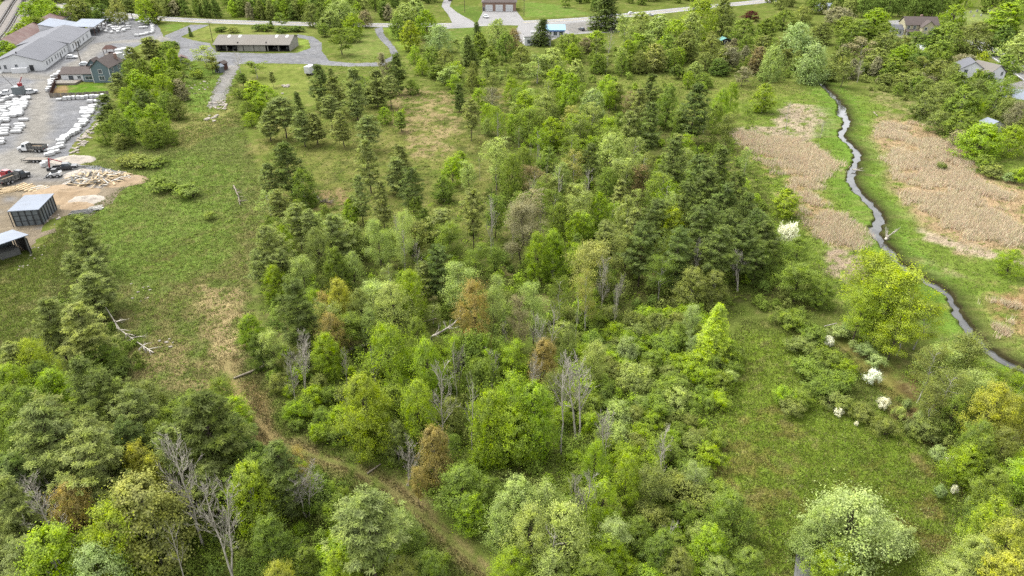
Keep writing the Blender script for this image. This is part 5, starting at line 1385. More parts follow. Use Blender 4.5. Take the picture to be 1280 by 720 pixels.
# ------------------------------------------------------------------ plants read from the photograph: kind, x, y of the top, height m, crown width px, colour
T = """
d 32 4 9 26 B|d 44 -4 11 30 B|d 56 0 11 32 B|d 66 8 9 26 B|d 34 22 8 28 B|d 46 22 8 26 G|d 24 30 7 24 B|d 14 40 6 24 B|d 4 52 6 24 B|d 14 56 5 20 B|d 4 66 4 18 B
d 92 0 11 32 N|d 104 4 9 24 D|d 112 12 6 14 G|d 143 0 12 24 A|p 160 0 10 22 P|d 124 6 9 26 D|d 178 -2 13 26 B|d 190 2 11 22 N|d 84 6 7 20 G|s 120 14 4 10 G
p 183 48 12 34 Q|d 206 54 10 26 G|d 195 74 9 26 B|d 214 62 9 20 B|d 213 86 8 24 G|d 168 90 10 36 B|p 144 92 10 28 Q|d 200 94 9 30 B|p 175 113 12 26 P|d 156 112 9 26 B|p 128 120 10 32 P|d 142 140 9 30 G
d 165 130 10 28 B|d 190 132 9 32 B|d 206 116 8 26 G|d 152 150 7 30 G|d 126 155 6 26 G|d 180 150 8 28 G|d 200 154 6 26 G|d 218 122 7 22 N|d 222 100 7 22 T|d 162 60 9 24 Q|d 160 76 8 24 G|d 176 76 9 26 G|d 148 168 4 22 N|d 190 164 5 24 G|d 212 164 4 18 G
a 253 60 8 28 L|a 236 74 6 22 G|a 262 72 6 18 N|s 245 88 3 18 G|s 225 90 4 16 N|n 236 34 4.5 6 D|s 213 52 3 16 D|s 275 33 2.6 14 D|s 290 34 2.6 14 N|s 322 31 3 18 D|s 332 30 3.4 16 G|n 338 26 4 7 D|s 355 33 2.6 22 D|s 372 33 2.6 18 D
x 297 66 9 20 T|d 316 102 6 32 B|d 331 108 6 30 B|p 302 92 5 16 D|a 318 78 6 26 G|d 322 122 6 30 B|d 308 128 5 22 G|d 312 142 4 22 B|s 296 112 3 18 G
a 350 16 7 16 G|d 388 6 11 26 N|d 402 10 11 24 D|w 424 2 12 46 L|d 410 14 10 30 L|d 440 18 10 28 B|d 436 36 6 28 G|a 424 36 11 30 G|d 455 14 8 20 T|d 404 30 6 18 G
d 505 6 13 34 L|d 520 0 14 32 L|d 532 14 13 34 B|d 512 28 12 28 V|d 496 20 11 24 G|w 548 33 11 36 S|d 518 58 7 18 B|d 527 74 6 20 B|d 538 60 8 28 G|d 545 82 5 26 G|d 556 62 8 26 N|n 596 28 11 16 P|n 585 44 12 22 P|d 600 42 10 24 G|d 622 25 12 32 L|d 632 42 11 26 G|d 642 38 11 24 R|d 565 78 6 26 G|s 555 96 3 22 N|s 590 96 3 24 G|d 612 60 9 24 G
p 398 82 14 32 P|p 416 97 12 34 Q|p 440 86 16 34 Q|p 468 88 12 32 Q|p 495 68 14 24 P|a 478 68 12 16 T|p 486 95 11 26 Q|n 370 114 10 18 P|p 350 122 12 42 Q|p 332 138 9 30 Q|p 392 142 9 32 Q|p 425 140 10 28 Q|p 458 145 10 36 Q|d 515 100 5 20 G|s 500 137 4 14 B|d 480 135 5 20 B|a 562 84 8 26 L|p 573 105 9 18 P|d 598 112 7 20 B|p 588 125 12 26 Q|a 622 134 11 22 B|a 615 112 8 26 T|p 410 120 10 28 Q|p 375 140 10 30 Q|p 500 140 6 18 G
n 678 23 12 26 P|n 760 -12 19 42 P|x 762 40 13 16 T|a 783 20 14 24 L|d 802 16 13 38 L|d 826 20 13 36 L|d 846 26 12 32 B|w 880 0 18 46 V|d 906 0 17 34 N|d 866 18 14 32 L|d 836 44 9 30 G|d 712 43 9 34 G|d 746 40 8 30 B|d 732 48 6 22 T|d 820 57 10 38 A|d 690 62 11 38 L|d 672 70 10 36 L|d 652 58 10 28 N|d 722 76 9 26 L|d 714 92 9 32 B|d 698 84 8 30 B|d 762 96 10 34 B
d 742 113 10 34 S|d 682 120 9 30 L|d 710 112 9 28 B|d 655 115 9 30 B|d 640 98 9 26 B|d 714 135 8 28 A|d 726 146 9 38 B|d 690 148 9 38 B|d 660 137 10 38 G|d 746 157 8 28 G|d 766 171 12 48 L|p 815 95 14 30 P|s 848 82 5 16 D|d 862 90 6 16 B|d 870 78 6 22 L|p 800 112 13 30 Q|p 815 130 15 36 P|d 838 108 13 28 G|p 872 106 17 44 P|d 905 112 12 26 B|d 917 106 10 20 B|d 898 130 9 22 G|p 848 168 10 26 Q|p 788 140 13 28 Q|d 900 74 6 28 D|d 884 66 7 26 N|d 932 24 11 38 G|d 956 46 9 32 N|d 940 14 5 24 M|d 860 40 12 34 N|d 892 44 10 30 N|a 915 60 9 22 T|d 960 24 9 28 G|a 772 104 9 24 N|a 790 118 9 22 R|d 880 92 5 22 G
w 1000 30 14 46 S|w 1022 56 14 40 S|w 968 60 12 30 L|d 982 14 9 32 G|d 1006 8 9 30 N|d 1050 10 9 40 T|d 1080 26 11 40 G|d 1098 12 11 38 B|d 1066 34 10 30 G|a 1082 48 10 32 T|d 1112 42 10 40 N|d 1130 58 9 36 B|d 1152 66 8 30 D|d 1168 58 10 30 G|d 1180 76 8 36 N|d 1203 68 7 26 T|d 1197 7 11 34 B|w 1226 28 13 46 Q|d 1190 30 12 40 G|d 1258 34 12 32 D|d 1264 6 13 52 B|d 1286 42 14 54 L|d 1231 66 9 20 V|d 1214 70 8 26 T|d 1210 108 11 44 G|d 1236 92 9 30 D|a 1256 97 11 38 G|d 1160 118 8 34 N|d 1182 104 8 40 N|d 1205 140 8 44 G|d 1178 140 6 34 N|d 1232 158 9 54 B|d 1272 158 8 44 B|d 1276 130 9 28 T|d 1100 62 9 36 N|d 1120 74 7 34 G|d 1146 90 7 34 N|d 1130 92 5 28 N|d 958 106 9 30 V|x 988 132 8 16 T|x 1078 76 8 12 T|d 1056 60 8 24 N|d 1040 80 6 28 N|d 1016 84 5 30 D|a 1058 78 9 20 N|x 1030 152 5 10 T|a 930 84 7 20 T|d 950 60 10 26 R|d 1160 100 7 30 N|d 1110 92 4 24 N|d 1195 82 9 30 N
p 96 270 12 48 Q|p 116 322 10 44 Q|p 84 318 7 30 Q|s 205 222 3 38 H|s 237 232 2.8 32 H|s 180 194 2.6 36 N|s 158 195 2.4 30 N|s 196 197 2.2 30 H|s 262 266 1.6 16 H
p 355 180 13 46 P|d 376 212 9 36 G|p 345 238 9 32 Q|p 368 256 10 42 Q|p 386 264 10 34 Q|p 414 270 11 46 Q|p 330 284 12 42 Q|d 352 284 8 28 B|d 394 288 10 38 N|d 416 312 9 38 G|p 348 312 9 34 Q|p 447 221 11 26 Q|d 436 250 6 24 B|p 475 228 11 28 Q|p 513 210 12 36 P|p 496 198 9 34 Q|p 500 182 8 30 Q|p 457 176 13 32 Q|a 470 276 12 34 L|a 500 266 14 36 L|p 552 262 9 38 Q|p 590 238 13 36 Q|x 613 250 13 24 T|d 565 198 7 30 B|a 585 204 8 22 L|d 620 178 12 38 L|d 530 262 7 26 D|p 545 308 11 42 P|p 527 328 8 32 Q|d 503 342 8 32 B|d 553 222 6 28 G|d 575 190 6 26 B|a 376 324 9 30 L|d 340 334 7 32 B|a 652 258 13 42 T|p 332 205 9 28 Q|p 320 312 9 34 Q|d 518 248 6 24 G
a 664 244 12 40 T|d 655 188 10 32 G|x 700 214 11 26 S|x 735 214 9 22 S|a 668 208 9 34 R|d 718 192 9 36 A|d 704 204 8 26 L|d 806 196 10 30 N|a 800 210 8 28 R|p 845 172 16 42 P|p 905 184 13 36 P|p 888 214 14 42 P|d 884 208 8 18 O|p 925 214 14 38 P|p 936 244 13 42 P|p 880 258 14 54 P|d 728 236 11 36 L|d 750 242 10 32 B|d 785 248 11 34 L|p 795 262 11 32 Q|a 838 245 13 22 L|d 842 262 11 46 V|p 806 278 13 48 P|p 758 276 10 34 Q|d 672 294 10 36 B|d 692 290 10 36 B|d 720 268 9 28 B|n 722 292 9 26 D|d 742 308 11 48 A|d 868 338 8 52 N|d 895 342 7 42 N|x 930 316 8 32 S|d 950 306 8 36 D|p 960 278 11 40 P|p 775 226 10 28 Q|d 685 186 9 34 G|d 676 232 7 26 G|d 700 256 7 30 G|d 780 200 9 36 L|d 760 212 8 28 G|d 822 220 8 32 G|d 640 196 11 30 G|p 740 180 12 26 P|d 870 208 8 32 G|d 750 330 8 36 G|d 830 320 9 40 G
p 906 232 15 46 P|p 916 262 14 48 P|p 862 230 15 42 P|p 902 288 13 48 P|p 932 282 12 46 P|p 852 286 13 46 P|p 878 196 15 42 P|p 948 262 12 40 P|p 824 250 13 40 P
a 1116 350 12 54 V|a 1146 370 11 52 V|a 1084 362 10 44 V|a 1128 396 8 46 V|a 1186 440 8 44 L|a 1226 470 8 44 L|a 1178 486 7 40 N
d 986 238 6 38 V|s 988 279 5 22 W|d 972 298 8 44 G|d 1002 334 7 44 G|d 1000 300 6 40 G|d 1030 352 5 40 G|a 1098 322 13 62 V|a 1132 342 13 66 V|d 1110 372 9 60 V|a 1160 384 8 46 V|d 1270 314 5 36 B|d 1236 156 9 50 B|s 1180 132 3 26 N|s 1202 165 4 26 T|s 1240 206 3 26 N|s 1262 216 2.4 16 S|s 1276 210 4 22 B|s 1232 196 4 26 G|s 1178 204 2 12 N
d 32 428 9 48 V|d 8 460 9 54 B|d 60 466 8 54 B|p 55 376 11 54 Q|p 94 382 11 58 Q|p 108 344 9 50 Q|p 96 450 12 54 P|p 118 468 12 62 P|p 54 500 14 78 Q|p 162 490 12 66 Q|p 102 528 12 62 Q|d 234 500 7 66 G|d 212 512 7 56 G|d 272 478 6 54 G|d 256 496 6 60 G|d 290 500 5 50 B|s 150 446 3 40 D|p 10 430 9 44 Q|d 120 430 5 44 G
p 366 352 13 52 P|d 421 352 9 38 Y|d 402 368 7 32 O|d 411 394 8 42 O|d 448 364 8 38 N|d 488 358 10 58 L|d 512 342 10 44 B|d 405 420 7 42 B|d 482 410 12 72 B|d 532 428 11 52 B|d 450 474 12 70 V|d 520 480 11 54 B|d 592 356 12 50 O|d 616 352 12 36 L|x 370 424 10 30 T|x 358 448 9 24 T|x 548 464 13 44 S|x 586 480 13 32 T|a 668 356 11 36 L|x 569 440 11 20 T|d 640 472 12 66 B|d 668 484 11 62 B|d 612 494 11 64 B|d 640 512 9 66 B|d 345 300 7 26 B|d 310 396 6 36 B|d 322 420 6 34 D|a 336 418 7 28 L|p 340 290 9 36 Q|d 520 400 9 34 G
c 900 381 10 48 V|a 868 384 7 18 S|a 866 420 4.5 14 S|d 680 428 8 42 O|x 690 386 10 32 S|x 726 454 13 50 S|x 706 468 13 48 S|x 722 374 9 14 S|x 772 364 8 10 T|a 745 432 8 30 L|a 712 410 8 22 N|s 785 425 4 30 S|a 698 350 10 30 G|a 735 345 11 34 A|a 650 372 10 26 T
s 1000 388 2.9 38 G|s 984 394 2.5 33 G|s 1020 410 2.5 33 G|s 1000 424 2.2 38 N|s 1040 440 2.7 36 G|s 1012 452 2.9 44 G|s 1044 466 2.9 43 G|s 1024 476 2.5 38 G|s 1056 452 2.2 30 B|s 1004 490 2.5 33 G|s 980 486 2.5 30 B|s 1046 494 2.5 33 N|s 992 504 2.2 28 N|s 1092 464 2.4 20 W|s 1046 408 2.0 23 S|s 1062 404 2.2 21 S|s 1037 421 1.7 13 W|s 1106 499 1.9 15 W|s 1127 511 1.9 16 L|s 1051 511 1.4 11 W|s 1006 495 1.4 11 W|s 1071 527 0.8 5 W|s 1085 430 2.2 23 S|s 1096 446 2.0 25 S|s 1068 426 1.5 13 S|s 1152 514 2.0 18 S|s 1136 500 1.7 11 S|s 1110 528 2.2 33 N|s 1080 508 2.2 30 N|s 1176 560 1.7 21 S|s 1190 570 1.4 11 W|s 1178 606 2.0 15 S|s 1196 608 1.4 8 W|s 1214 622 1.5 10 S
a 1212 424 9 54 N|a 1266 492 7 44 N|d 1252 486 10 66 Y|d 1200 496 7 38 G|a 1190 470 9 50 N|a 1170 440 9 46 N|d 1230 530 8 46 G|d 1215 560 6 44 B|d 1235 548 7 40 G|d 1262 540 7 44 N|s 1180 520 3 40 N|s 1160 530 2.6 40 N|d 1275 500 8 44 Y
d 166 608 12 118 A|d 80 612 10 62 O|d 130 640 11 90 V|d 52 670 11 96 B|d 110 690 9 80 S|d 168 560 10 52 Y|d 188 574 9 44 Y|d 306 586 10 66 V|p 46 508 15 84 Q|p 108 540 14 84 Q|p 245 498 15 92 P|p 205 536 12 64 Q|p 0 600 13 70 Q|p 14 572 11 54 P|x 216 566 14 62 S|x 262 622 13 58 S|x 60 590 10 60 T|x 44 632 11 62 T|x 208 664 9 34 S|x 120 570 9 34 T|p 20 680 9 70 Q|d 20 530 9 60 G|p 150 530 11 60 P|d 190 640 6 60 D|d 100 590 6 50 D|p 280 520 10 56 P|d 320 560 7 56 D
p 455 624 13 92 Q|d 504 640 6 42 L|p 345 556 11 58 P|a 362 568 9 36 O|x 374 584 8 44 T|d 540 538 9 50 O|x 506 562 6 34 T|a 520 588 6 20 O|d 345 706 6 46 Y|d 576 588 7 66 G|d 610 600 6 40 G|d 590 620 5 50 B|d 420 694 7 50 B|d 532 694 5 46 G|d 500 700 6 52 N|d 516 664 4 36 G|s 390 600 4 50 G|s 420 620 4 44 G|d 600 560 5 30 B
d 648 602 9 66 L|d 684 608 9 66 L|d 706 634 9 80 L|d 665 640 9 70 L|d 634 620 8 56 L|x 686 664 8 50 S|d 746 554 8 38 B|d 786 570 8 44 B|d 756 604 8 52 B|x 833 540 10 30 T|x 736 598 9 34 T|x 722 600 9 26 T|d 918 620 7 60 G|d 640 690 6 60 B|a 818 590 7 40 N|a 874 580 5 30 S|d 765 672 5 46 B|d 830 668 6 50 G|x 839 660 6 34 T|d 890 660 6 50 B|d 800 650 5 40 G|d 938 690 5 50 G|a 770 655 6 34 S|d 850 690 5 44 N|d 900 700 4 44 L|d 740 700 6 60 G|d 690 690 6 60 L
d 1200 92 9 34 G|d 1226 100 8 30 N|d 1180 52 9 34 G|d 1148 40 6 26 G|d 1262 70 8 30 G|d 1250 116 7 30 G|d 1108 30 10 34 G|d 1172 36 9 30 D|d 1060 22 9 34 G|d 1030 30 9 30 N
d 1076 622 9.5 112 S|d 1040 640 8 66 L|s 1128 660 4 44 S|d 1046 688 5 60 B|d 1250 628 8 56 V|d 1272 656 8 64 Y|d 1230 676 6 56 L|d 1268 700 7 70 Y|d 1215 690 4 50 G|d 1250 590 7 46 G|s 1226 640 3 40 D|d 1200 706 4 60 L
"""
for row in T.strip().splitlines():
    for it in row.split('|'):
        k, a, b, h, w, c = it.split()
        a, b, h, w = float(a), float(b), float(h), float(w)
        if k == 'd' and c in 'LNTARG' and 540 < a < 1010 and 60 < b < 420 and random.random() < .42: k = 'a'
        plant(k, a, b, h, w, c)

TREE_XY = [(p['x'], p['y'], max(1.2, p['w'] * .22)) for p in PLANTS]
def fill(poly, n, kinds, hr, wr, cols, gap=2.0, avoid=None):
    """further plants growing in an area outlined on the ground"""
    w = PP(poly); a = np.array(w); c = 0; tries = 0
    while c < n and tries < n * 40:
        tries += 1
        x = random.uniform(a[:, 0].min(), a[:, 0].max()); y = random.uniform(a[:, 1].min(), a[:, 1].max())
        if not in_poly(np.array([x]), np.array([y]), w)[0]: continue
        if any((x - q[0]) ** 2 + (y - q[1]) ** 2 < (gap + 0 * q[2]) ** 2 for q in TREE_XY): continue
        if seg_dist(np.array([x]), np.array([y]), STREAM)[0] < 3.5 or seg_dist(np.array([x]), np.array([y]), TRACK)[0] < 2.8: continue
        h = random.uniform(*hr); kk = random.choice(kinds)
        plant_xy(kk, x, y, h, h * random.uniform(*wr), random.choice(cols)); TREE_XY.append((x, y, 1.5)); c += 1
N_BEFORE = len(PLANTS)
# woods beyond the road, top of the picture
fill([(200, 21), (300, 24), (430, 27), (490, 28), (490, 21), (430, 20), (300, 17), (200, 15)], 76, 'd', (7, 12), (.5, .8), 'DGNGTBDN', 2.2)
fill([(190, 13), (300, 15), (430, 18), (490, 19), (550, 4), (550, -6), (190, -6)], 60, 'd', (9, 13), (.6, .85), 'DGNG', 3.5)
fill([(655, 3), (690, 8), (740, 14), (830, 6), (900, -2), (900, -8), (655, -8)], 44, 'd', (7, 11), (.55, .8), 'GBDGN', 3.2)
fill([(1075, 22), (1190, 22), (1190, 6), (1075, 2)], 40, 'd', (11, 14), (.6, .85), 'DDGD', 3.2)
fill([(960, 14), (1010, 18), (1060, 26), (1075, 10), (1060, 2), (960, -4)], 22, 'd', (7, 11), (.6, .85), 'GNDN', 3.4)
fill([(1190, 10), (1285, 28), (1285, -4), (1190, -6)], 22, 'd', (9, 12), (.6, .85), 'GBD', 4)
fill([(60, 8), (150, 16), (200, 16), (200, -6), (60, -8)], 34, 'd', (8, 12), (.6, .85), 'GDN', 3)
fill([(0, 3), (60, 4), (60, -8), (0, -8)], 8, 'd', (7, 11), (.6, .85), 'GDN', 4)
FAR = PLANTS[N_BEFORE:]; del PLANTS[N_BEFORE:]
# thicket by the houses
fill([(1045, 75), (1110, 60), (1190, 95), (1280, 145), (1280, 175), (1200, 160), (1150, 135), (1090, 105), (1050, 100)], 52, 'ddas', (3.5, 7.5), (.7, 1.0), 'NGNTGBN', 2.6)
fill([(905, 62), (1010, 66), (1040, 100), (980, 100), (900, 90)], 36, 'dad', (3, 8), (.6, .95), 'NGTNG', 2.6)
fill([(700, 70), (890, 60), (890, 92), (770, 96), (700, 100)], 40, 'dad', (4, 9), (.6, .9), 'NGBL', 2.6)
# main wood: understorey and small trees
fill([(640, 130), (900, 150), (960, 280), (960, 370), (850, 392), (700, 410), (560, 410), (560, 330), (640, 280)], 84, 'daaaa', (5, 10), (.42, .7), 'GBNGLBL', 2.4)
fill([(600, 200), (900, 250), (900, 380), (700, 410), (420, 430), (420, 330), (560, 300)], 16, 'x', (6, 11), (.2, .32), 'TS', 2.4)
fill([(420, 440), (700, 430), (760, 600), (600, 600), (440, 540)], 10, 'x', (5, 10), (.22, .34), 'TS', 2.2)
fill([(330, 280), (420, 270), (560, 330), (560, 420), (420, 440), (330, 440)], 34, 'daa', (3, 8), (.5, .8), 'GBNGL', 2.4)
fill([(560, 60), (650, 90), (650, 180), (600, 180), (560, 120)], 24, 'daa', (4, 9), (.5, .75), 'GNLB', 2.6)
fill([(340, 100), (500, 100), (500, 135), (330, 170)], 10, 'pas', (3, 7), (.5, .8), 'QGN', 3)
fill([(0, 500), (200, 520), (330, 590), (400, 740), (0, 740)], 26, 'ddp', (4, 9), (.6, .85), 'DGGQ', 3.0)
fill([(420, 470), (560, 450), (700, 470), (720, 560), (600, 600), (470, 580)], 30, 'daas', (3, 8), (.5, .8), 'GBGN', 2.2)
fill([(1190, 480), (1290, 480), (1290, 760), (1210, 700), (1200, 600)], 18, 'das', (2.5, 6), (.6, .9), 'GNBY', 2.2)
# shrub thickets: the larger ones are things, the small growth between them is one mass
fill([(700, 405), (860, 395), (930, 450), (900, 520), (890, 620), (950, 740), (700, 740), (720, 560)], 120, 's', (1.8, 3.4), (1.0, 1.5), 'GGBGNBGBGNL', 1.9)
fill([(340, 470), (430, 450), (470, 560), (420, 575), (360, 545)], 20, 's', (1.6, 2.8), (1.0, 1.5), 'GGBN', 2.0)
fill([(330, 580), (420, 590), (540, 680), (560, 740), (330, 740)], 22, 's', (1.4, 2.4), (1.0, 1.5), 'GGBN', 2.0)
fill([(560, 585), (640, 600), (690, 720), (640, 735), (590, 670)], 10, 's', (1.2, 2.4), (1.0, 1.5), 'GGBN', 2.0)
N_BEFORE = len(PLANTS)
fill([(700, 400), (870, 390), (930, 450), (900, 520), (890, 620), (960, 740), (690, 740), (710, 560)], 190, 's', (.9, 2.0), (1.0, 1.6), 'GGBGNBG', 1.1)
fill([(560, 330), (700, 330), (900, 350), (1000, 330), (1040, 380), (940, 400), (860, 400), (700, 420), (540, 430)], 130, 's', (1.2, 3.0), (.9, 1.4), 'GGNDGBN', 1.3)
fill([(330, 280), (560, 300), (560, 440), (340, 470)], 90, 's', (1.0, 2.4), (.9, 1.4), 'GGNDGB', 1.3)
fill([(640, 150), (900, 150), (970, 300), (960, 350), (560, 340), (600, 260)], 150, 's', (1.2, 3.0), (.9, 1.4), 'GNGDBG', 1.5)
fill([(340, 460), (560, 430), (720, 450), (700, 740), (640, 740), (560, 640), (400, 570)], 130, 's', (.9, 2.2), (.9, 1.5), 'GGBND', 1.1)
fill([(0, 500), (300, 500), (520, 660), (570, 750), (0, 750)], 130, 's', (.9, 2.4), (.9, 1.5), 'GGDND', 1.2)
fill([(1150, 470), (1290, 470), (1290, 750), (1200, 750), (1180, 580)], 60, 's', (.8, 2.2), (1.0, 1.5), 'GNBGN', 1.2)
fill([(60, 400), (120, 330), (160, 400), (190, 480), (60, 480)], 30, 's', (.8, 1.8), (1.0, 1.5), 'GHNG', 1.3)
fill([(1040, 70), (1110, 60), (1290, 130), (1290, 200), (1190, 170), (1080, 115)], 60, 's', (1.2, 3.0), (1.0, 1.5), 'GNNGT', 1.8)
fill([(560, 60), (900, 60), (1030, 90), (950, 110), (640, 130)], 90, 's', (1.2, 3.0), (1.0, 1.5), 'GNNGBL', 1.8)
SCRUB = PLANTS[N_BEFORE:]; del PLANTS[N_BEFORE:]

ZONE_W = [((45, 40), 'on the railway bank'), ((140, 8), 'behind the oval stack of bundles'), ((330, 10), 'across the road behind the long shed'), ((175, 120), 'in the grove by the blue house'), ((250, 75), 'near the small grey hut'),
          ((318, 118), 'beside the rubble lane'), ((320, 34), 'in the hedge behind the long shed'), ((425, 40), 'on the lawn beside the long shed'), ((430, 110), 'in the pine stand below the forecourt'), ((525, 60), 'beside the curving drive'), ((620, 60), 'behind the roadside shop'),
          ((810, 50), 'along the roadside right of the shop'), ((700, 10), 'on the bank above the garage road'), ((710, 130), 'in the upper wood'), ((860, 160), 'among the tall pines above the stream meadow'), ((950, 60), 'near the teal roofed shelter'), ((1010, 70), 'at the head of the stream'),
          ((1130, 10), 'behind the cream house'), ((1110, 75), 'below the cream house'), ((1220, 40), 'by the churchyard lawn'), ((1220, 120), 'around the white houses'), ((1240, 185), 'beside the big reed bed'), ((960, 130), 'on the dry flat left of the stream'), ((980, 290), 'where the pines meet the stream meadow'),
          ((100, 330), 'beside the metal box shed meadow'), ((200, 225), 'in the open left meadow'), ((380, 260), 'on the meadow edge of the wood'), ((500, 230), 'in the pine clearing'), ((620, 230), 'in the middle of the wood'), ((760, 240), 'in the thick of the wood'), ((900, 270), 'in the dense pine group'),
          ((60, 480), 'in the corner wood above the dead trees'), ((420, 380), 'by the fallen logs'), ((500, 450), 'beside the bare birches in the wood'), ((650, 520), 'around the great maple'), ((600, 390), 'beside the snapped snag'), ((740, 430), 'in the shrub thicket below the pines'), ((830, 480), 'in the shrub thicket by the larch'), ((1040, 460), 'in the blossom scrub of the right meadow'),
          ((1130, 440), 'in the yellow group by the stream'), ((1230, 500), 'by the lower stream'), ((120, 640), 'in the corner wood around the dead trees'), ((300, 600), 'on the left side of the dirt track'), ((480, 660), 'between the corner wood and dirt track'), ((590, 620), 'on the right side of the dirt track'), ((680, 650), 'in the pale green clump by the track'),
          ((800, 620), 'in the lower shrub thicket'), ((1070, 670), 'beside the plank platform'), ((1250, 660), 'at the right meadow edge')]
ZONE_XY = [(P(*q), s) for q, s in ZONE_W]
def zone_of(x, y):
    return min(ZONE_XY, key=lambda z: (z[0][0] - x) ** 2 + (z[0][1] - y) ** 2)[1]
def base_phrase(p):
    k = p['kind']; size = ''
    if k == 's': size = 'tall ' if p['h'] > 3.6 else ('low ' if p['h'] < 1.7 else '')
    elif p['h'] >= 13: size = 'tall '
    elif p['h'] < 6: size = 'small '
    elif p['w'] > 1.0 * p['h']: size = 'broad '
    col = 'pale grey' if (k == 'x' and p['col'] == 'S') else ('grey' if k == 'x' else COLW[p['col']])
    return size + col + ' ' + ('sapling' if k == 'd' and p['h'] < 6.5 else KINDW[k][1])
BIG = sorted([p for p in PLANTS], key=lambda p: -p['h'])
def place_plants():
    arr = np.array([(p['x'], p['y']) for p in PLANTS])
    for p in PLANTS: p['phrase'] = base_phrase(p); p['zone'] = zone_of(p['x'], p['y'])
    labels = {}
    for p in PLANTS: p['lab'] = p['label'] or (p['phrase'] + ' ' + p['zone'])
    cnt = {}
    for p in PLANTS: cnt[p['lab']] = cnt.get(p['lab'], 0) + 1
    for i, p in enumerate(PLANTS):
        if cnt[p['lab']] > 1:
            d = np.hypot(arr[:, 0] - p['x'], arr[:, 1] - p['y']); d[i] = 1e9
            for j in np.argsort(d)[:5]:
                if PLANTS[j]['phrase'] != p['phrase']:
                    l2 = p['phrase'] + ' ' + p['zone'] + ', beside a ' + PLANTS[j]['phrase']
                    if len(l2.split()) <= 16: p['lab2'] = l2; break
    for p in PLANTS: p['lab'] = p.get('lab2', p['lab'])
    for i, p in enumerate(PLANTS):
        k = p['kind']; z = depth_at(p['x'], p['y'])
        lod = 0 if z < 135 else (1 if z < 235 else 2)
        vs_ = VARS[(k, lod)]; r = random.Random(i * 7 + 1)
        tm, cm, w0, h0 = vs_[r.randrange(len(vs_))]
        sz = p['h'] / h0; sx = p['w'] / w0
        o = empty('sapling' if k == 'd' and p['h'] < 6.5 else KINDW[k][0], p['x'], p['y'], 0, r.uniform(0, 6.28), (sx, sx, sz))
        tag(o, p['lab'], KINDW[k][2], KINDW[k][2] + 's ' + p['zone'])
        t = obj('stem' if k == 's' else 'trunk', tm, o)
        if cm is not None:
            c = obj('foliage' if k == 's' else ('blossom' if p['col'] == 'W' else 'crown'), cm, o)
            b = lin(LEAF[p['col']], .6); v = r.uniform(.88, 1.12); hsh = r.uniform(-.05, .05)
            k_ = 1.15 if p['col'] == 'W' else (1.3 if k == 'c' else 1.0); v *= k_
            c.color = (b[0] * v * (1 + hsh), b[1] * v, b[2] * v * (1 - hsh), 1)
place_plants()
def plant_mass(lst, name, label, cat, nq, L, seed0, trunks):
    V, F, CC, A = [], [], [], 0
    tb = Tubes()
    for i, p in enumerate(lst):
        r = np.random.default_rng(seed0 + i)
        z = depth_at(p['x'], p['y']); k = np.clip(z / 110, .85, 2.2) if not trunks else 1.0
        n = int(nq * (p['h'] / 2) ** .5 / k) if not trunks else nq
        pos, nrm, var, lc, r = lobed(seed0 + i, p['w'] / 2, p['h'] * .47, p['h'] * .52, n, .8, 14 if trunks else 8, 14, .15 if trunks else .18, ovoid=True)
        pos[:, 2] = np.maximum(pos[:, 2], .08)
        v, f = leaf_quads(pos + np.array([p['x'], p['y'], 0]), nrm, L * k, L * .72 * k, r)
        V.append(v); F.append(f + A); A += len(v)
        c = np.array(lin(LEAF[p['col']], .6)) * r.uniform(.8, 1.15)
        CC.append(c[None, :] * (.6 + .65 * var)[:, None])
        if trunks: tb.add(bend((p['x'], p['y'], 0), (p['x'], p['y'], p['h'] * .7), r, 4, .02), [.2, .17, .12, .06], 4)
    o = obj(name, mesh_np(name, np.concatenate(V), np.concatenate(F), [MATS['blade']], {'col': ('FLOAT_COLOR', 'FACE', rgba(np.concatenate(CC)))}))
    tag(o, label, cat, None, 'stuff')
    if trunks: t = obj('trunks', tb.mesh('trunks', 'bark'), o); t['kind'] = 'stuff'
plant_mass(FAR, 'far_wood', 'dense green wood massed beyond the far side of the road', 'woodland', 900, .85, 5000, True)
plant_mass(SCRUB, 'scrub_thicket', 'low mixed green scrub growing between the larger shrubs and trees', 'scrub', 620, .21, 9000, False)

# ------------------------------------------------------------------ fallen and leaning wood
def log(label, pts, r0, r1, mat='log_wood', name='fallen_log', branches=0, seed=1):
    rr = np.random.default_rng(seed); tb = Tubes(); pts = np.array(pts, float); o0 = pts[0].copy(); o0[2] = 0
    path = []
    for a, b in zip(pts[:-1], pts[1:]):
        for t in np.linspace(0, 1, 4)[:-1]: path.append(a * (1 - t) + b * t)
    path.append(pts[-1]); path = np.array(path) - o0
    tb.add(path, np.linspace(r0, r1, len(path)), 7)
    for i in range(branches):
        t = rr.uniform(.25, .98); s = path[int(t * (len(path) - 1))]; d = rdir(rr, 1)[0]; d[2] = abs(d[2]) * .7; ax_ = path[-1] - path[0]; d = d + ax_ / np.linalg.norm(ax_) * .8
        e = s + d * rr.uniform(.8, 2.4); tb.add(bend(s, e, rr, 3, .08), [r1 * .8 + .02, r1 * .5 + .015, .012], 3)
        for q in range(3):
            s2 = s * .4 + e * .6; e2 = s2 + (rdir(rr, 1)[0] * .5 + d * .5) * rr.uniform(.4, 1.1); tb.add(bend(s2, e2, rr, 3, .08), [.03, .02, .01], 3)
    o = obj(name, tb.mesh(name, mat)); o.location = o0
    return tag(o, label, 'log' if name == 'fallen_log' else 'dead tree')
def gp(px, py, z=0.0):
    x, y = P(px, py, z); return (x, y, z)
log('bare fallen pine lying across the left meadow scrub', [gp(132, 384, 3.2), gp(150, 412, 1.6), gp(172, 428, .5), gp(192, 441, .15)], .06, .10, 'dead_wood', 'fallen_log', 22, 5)
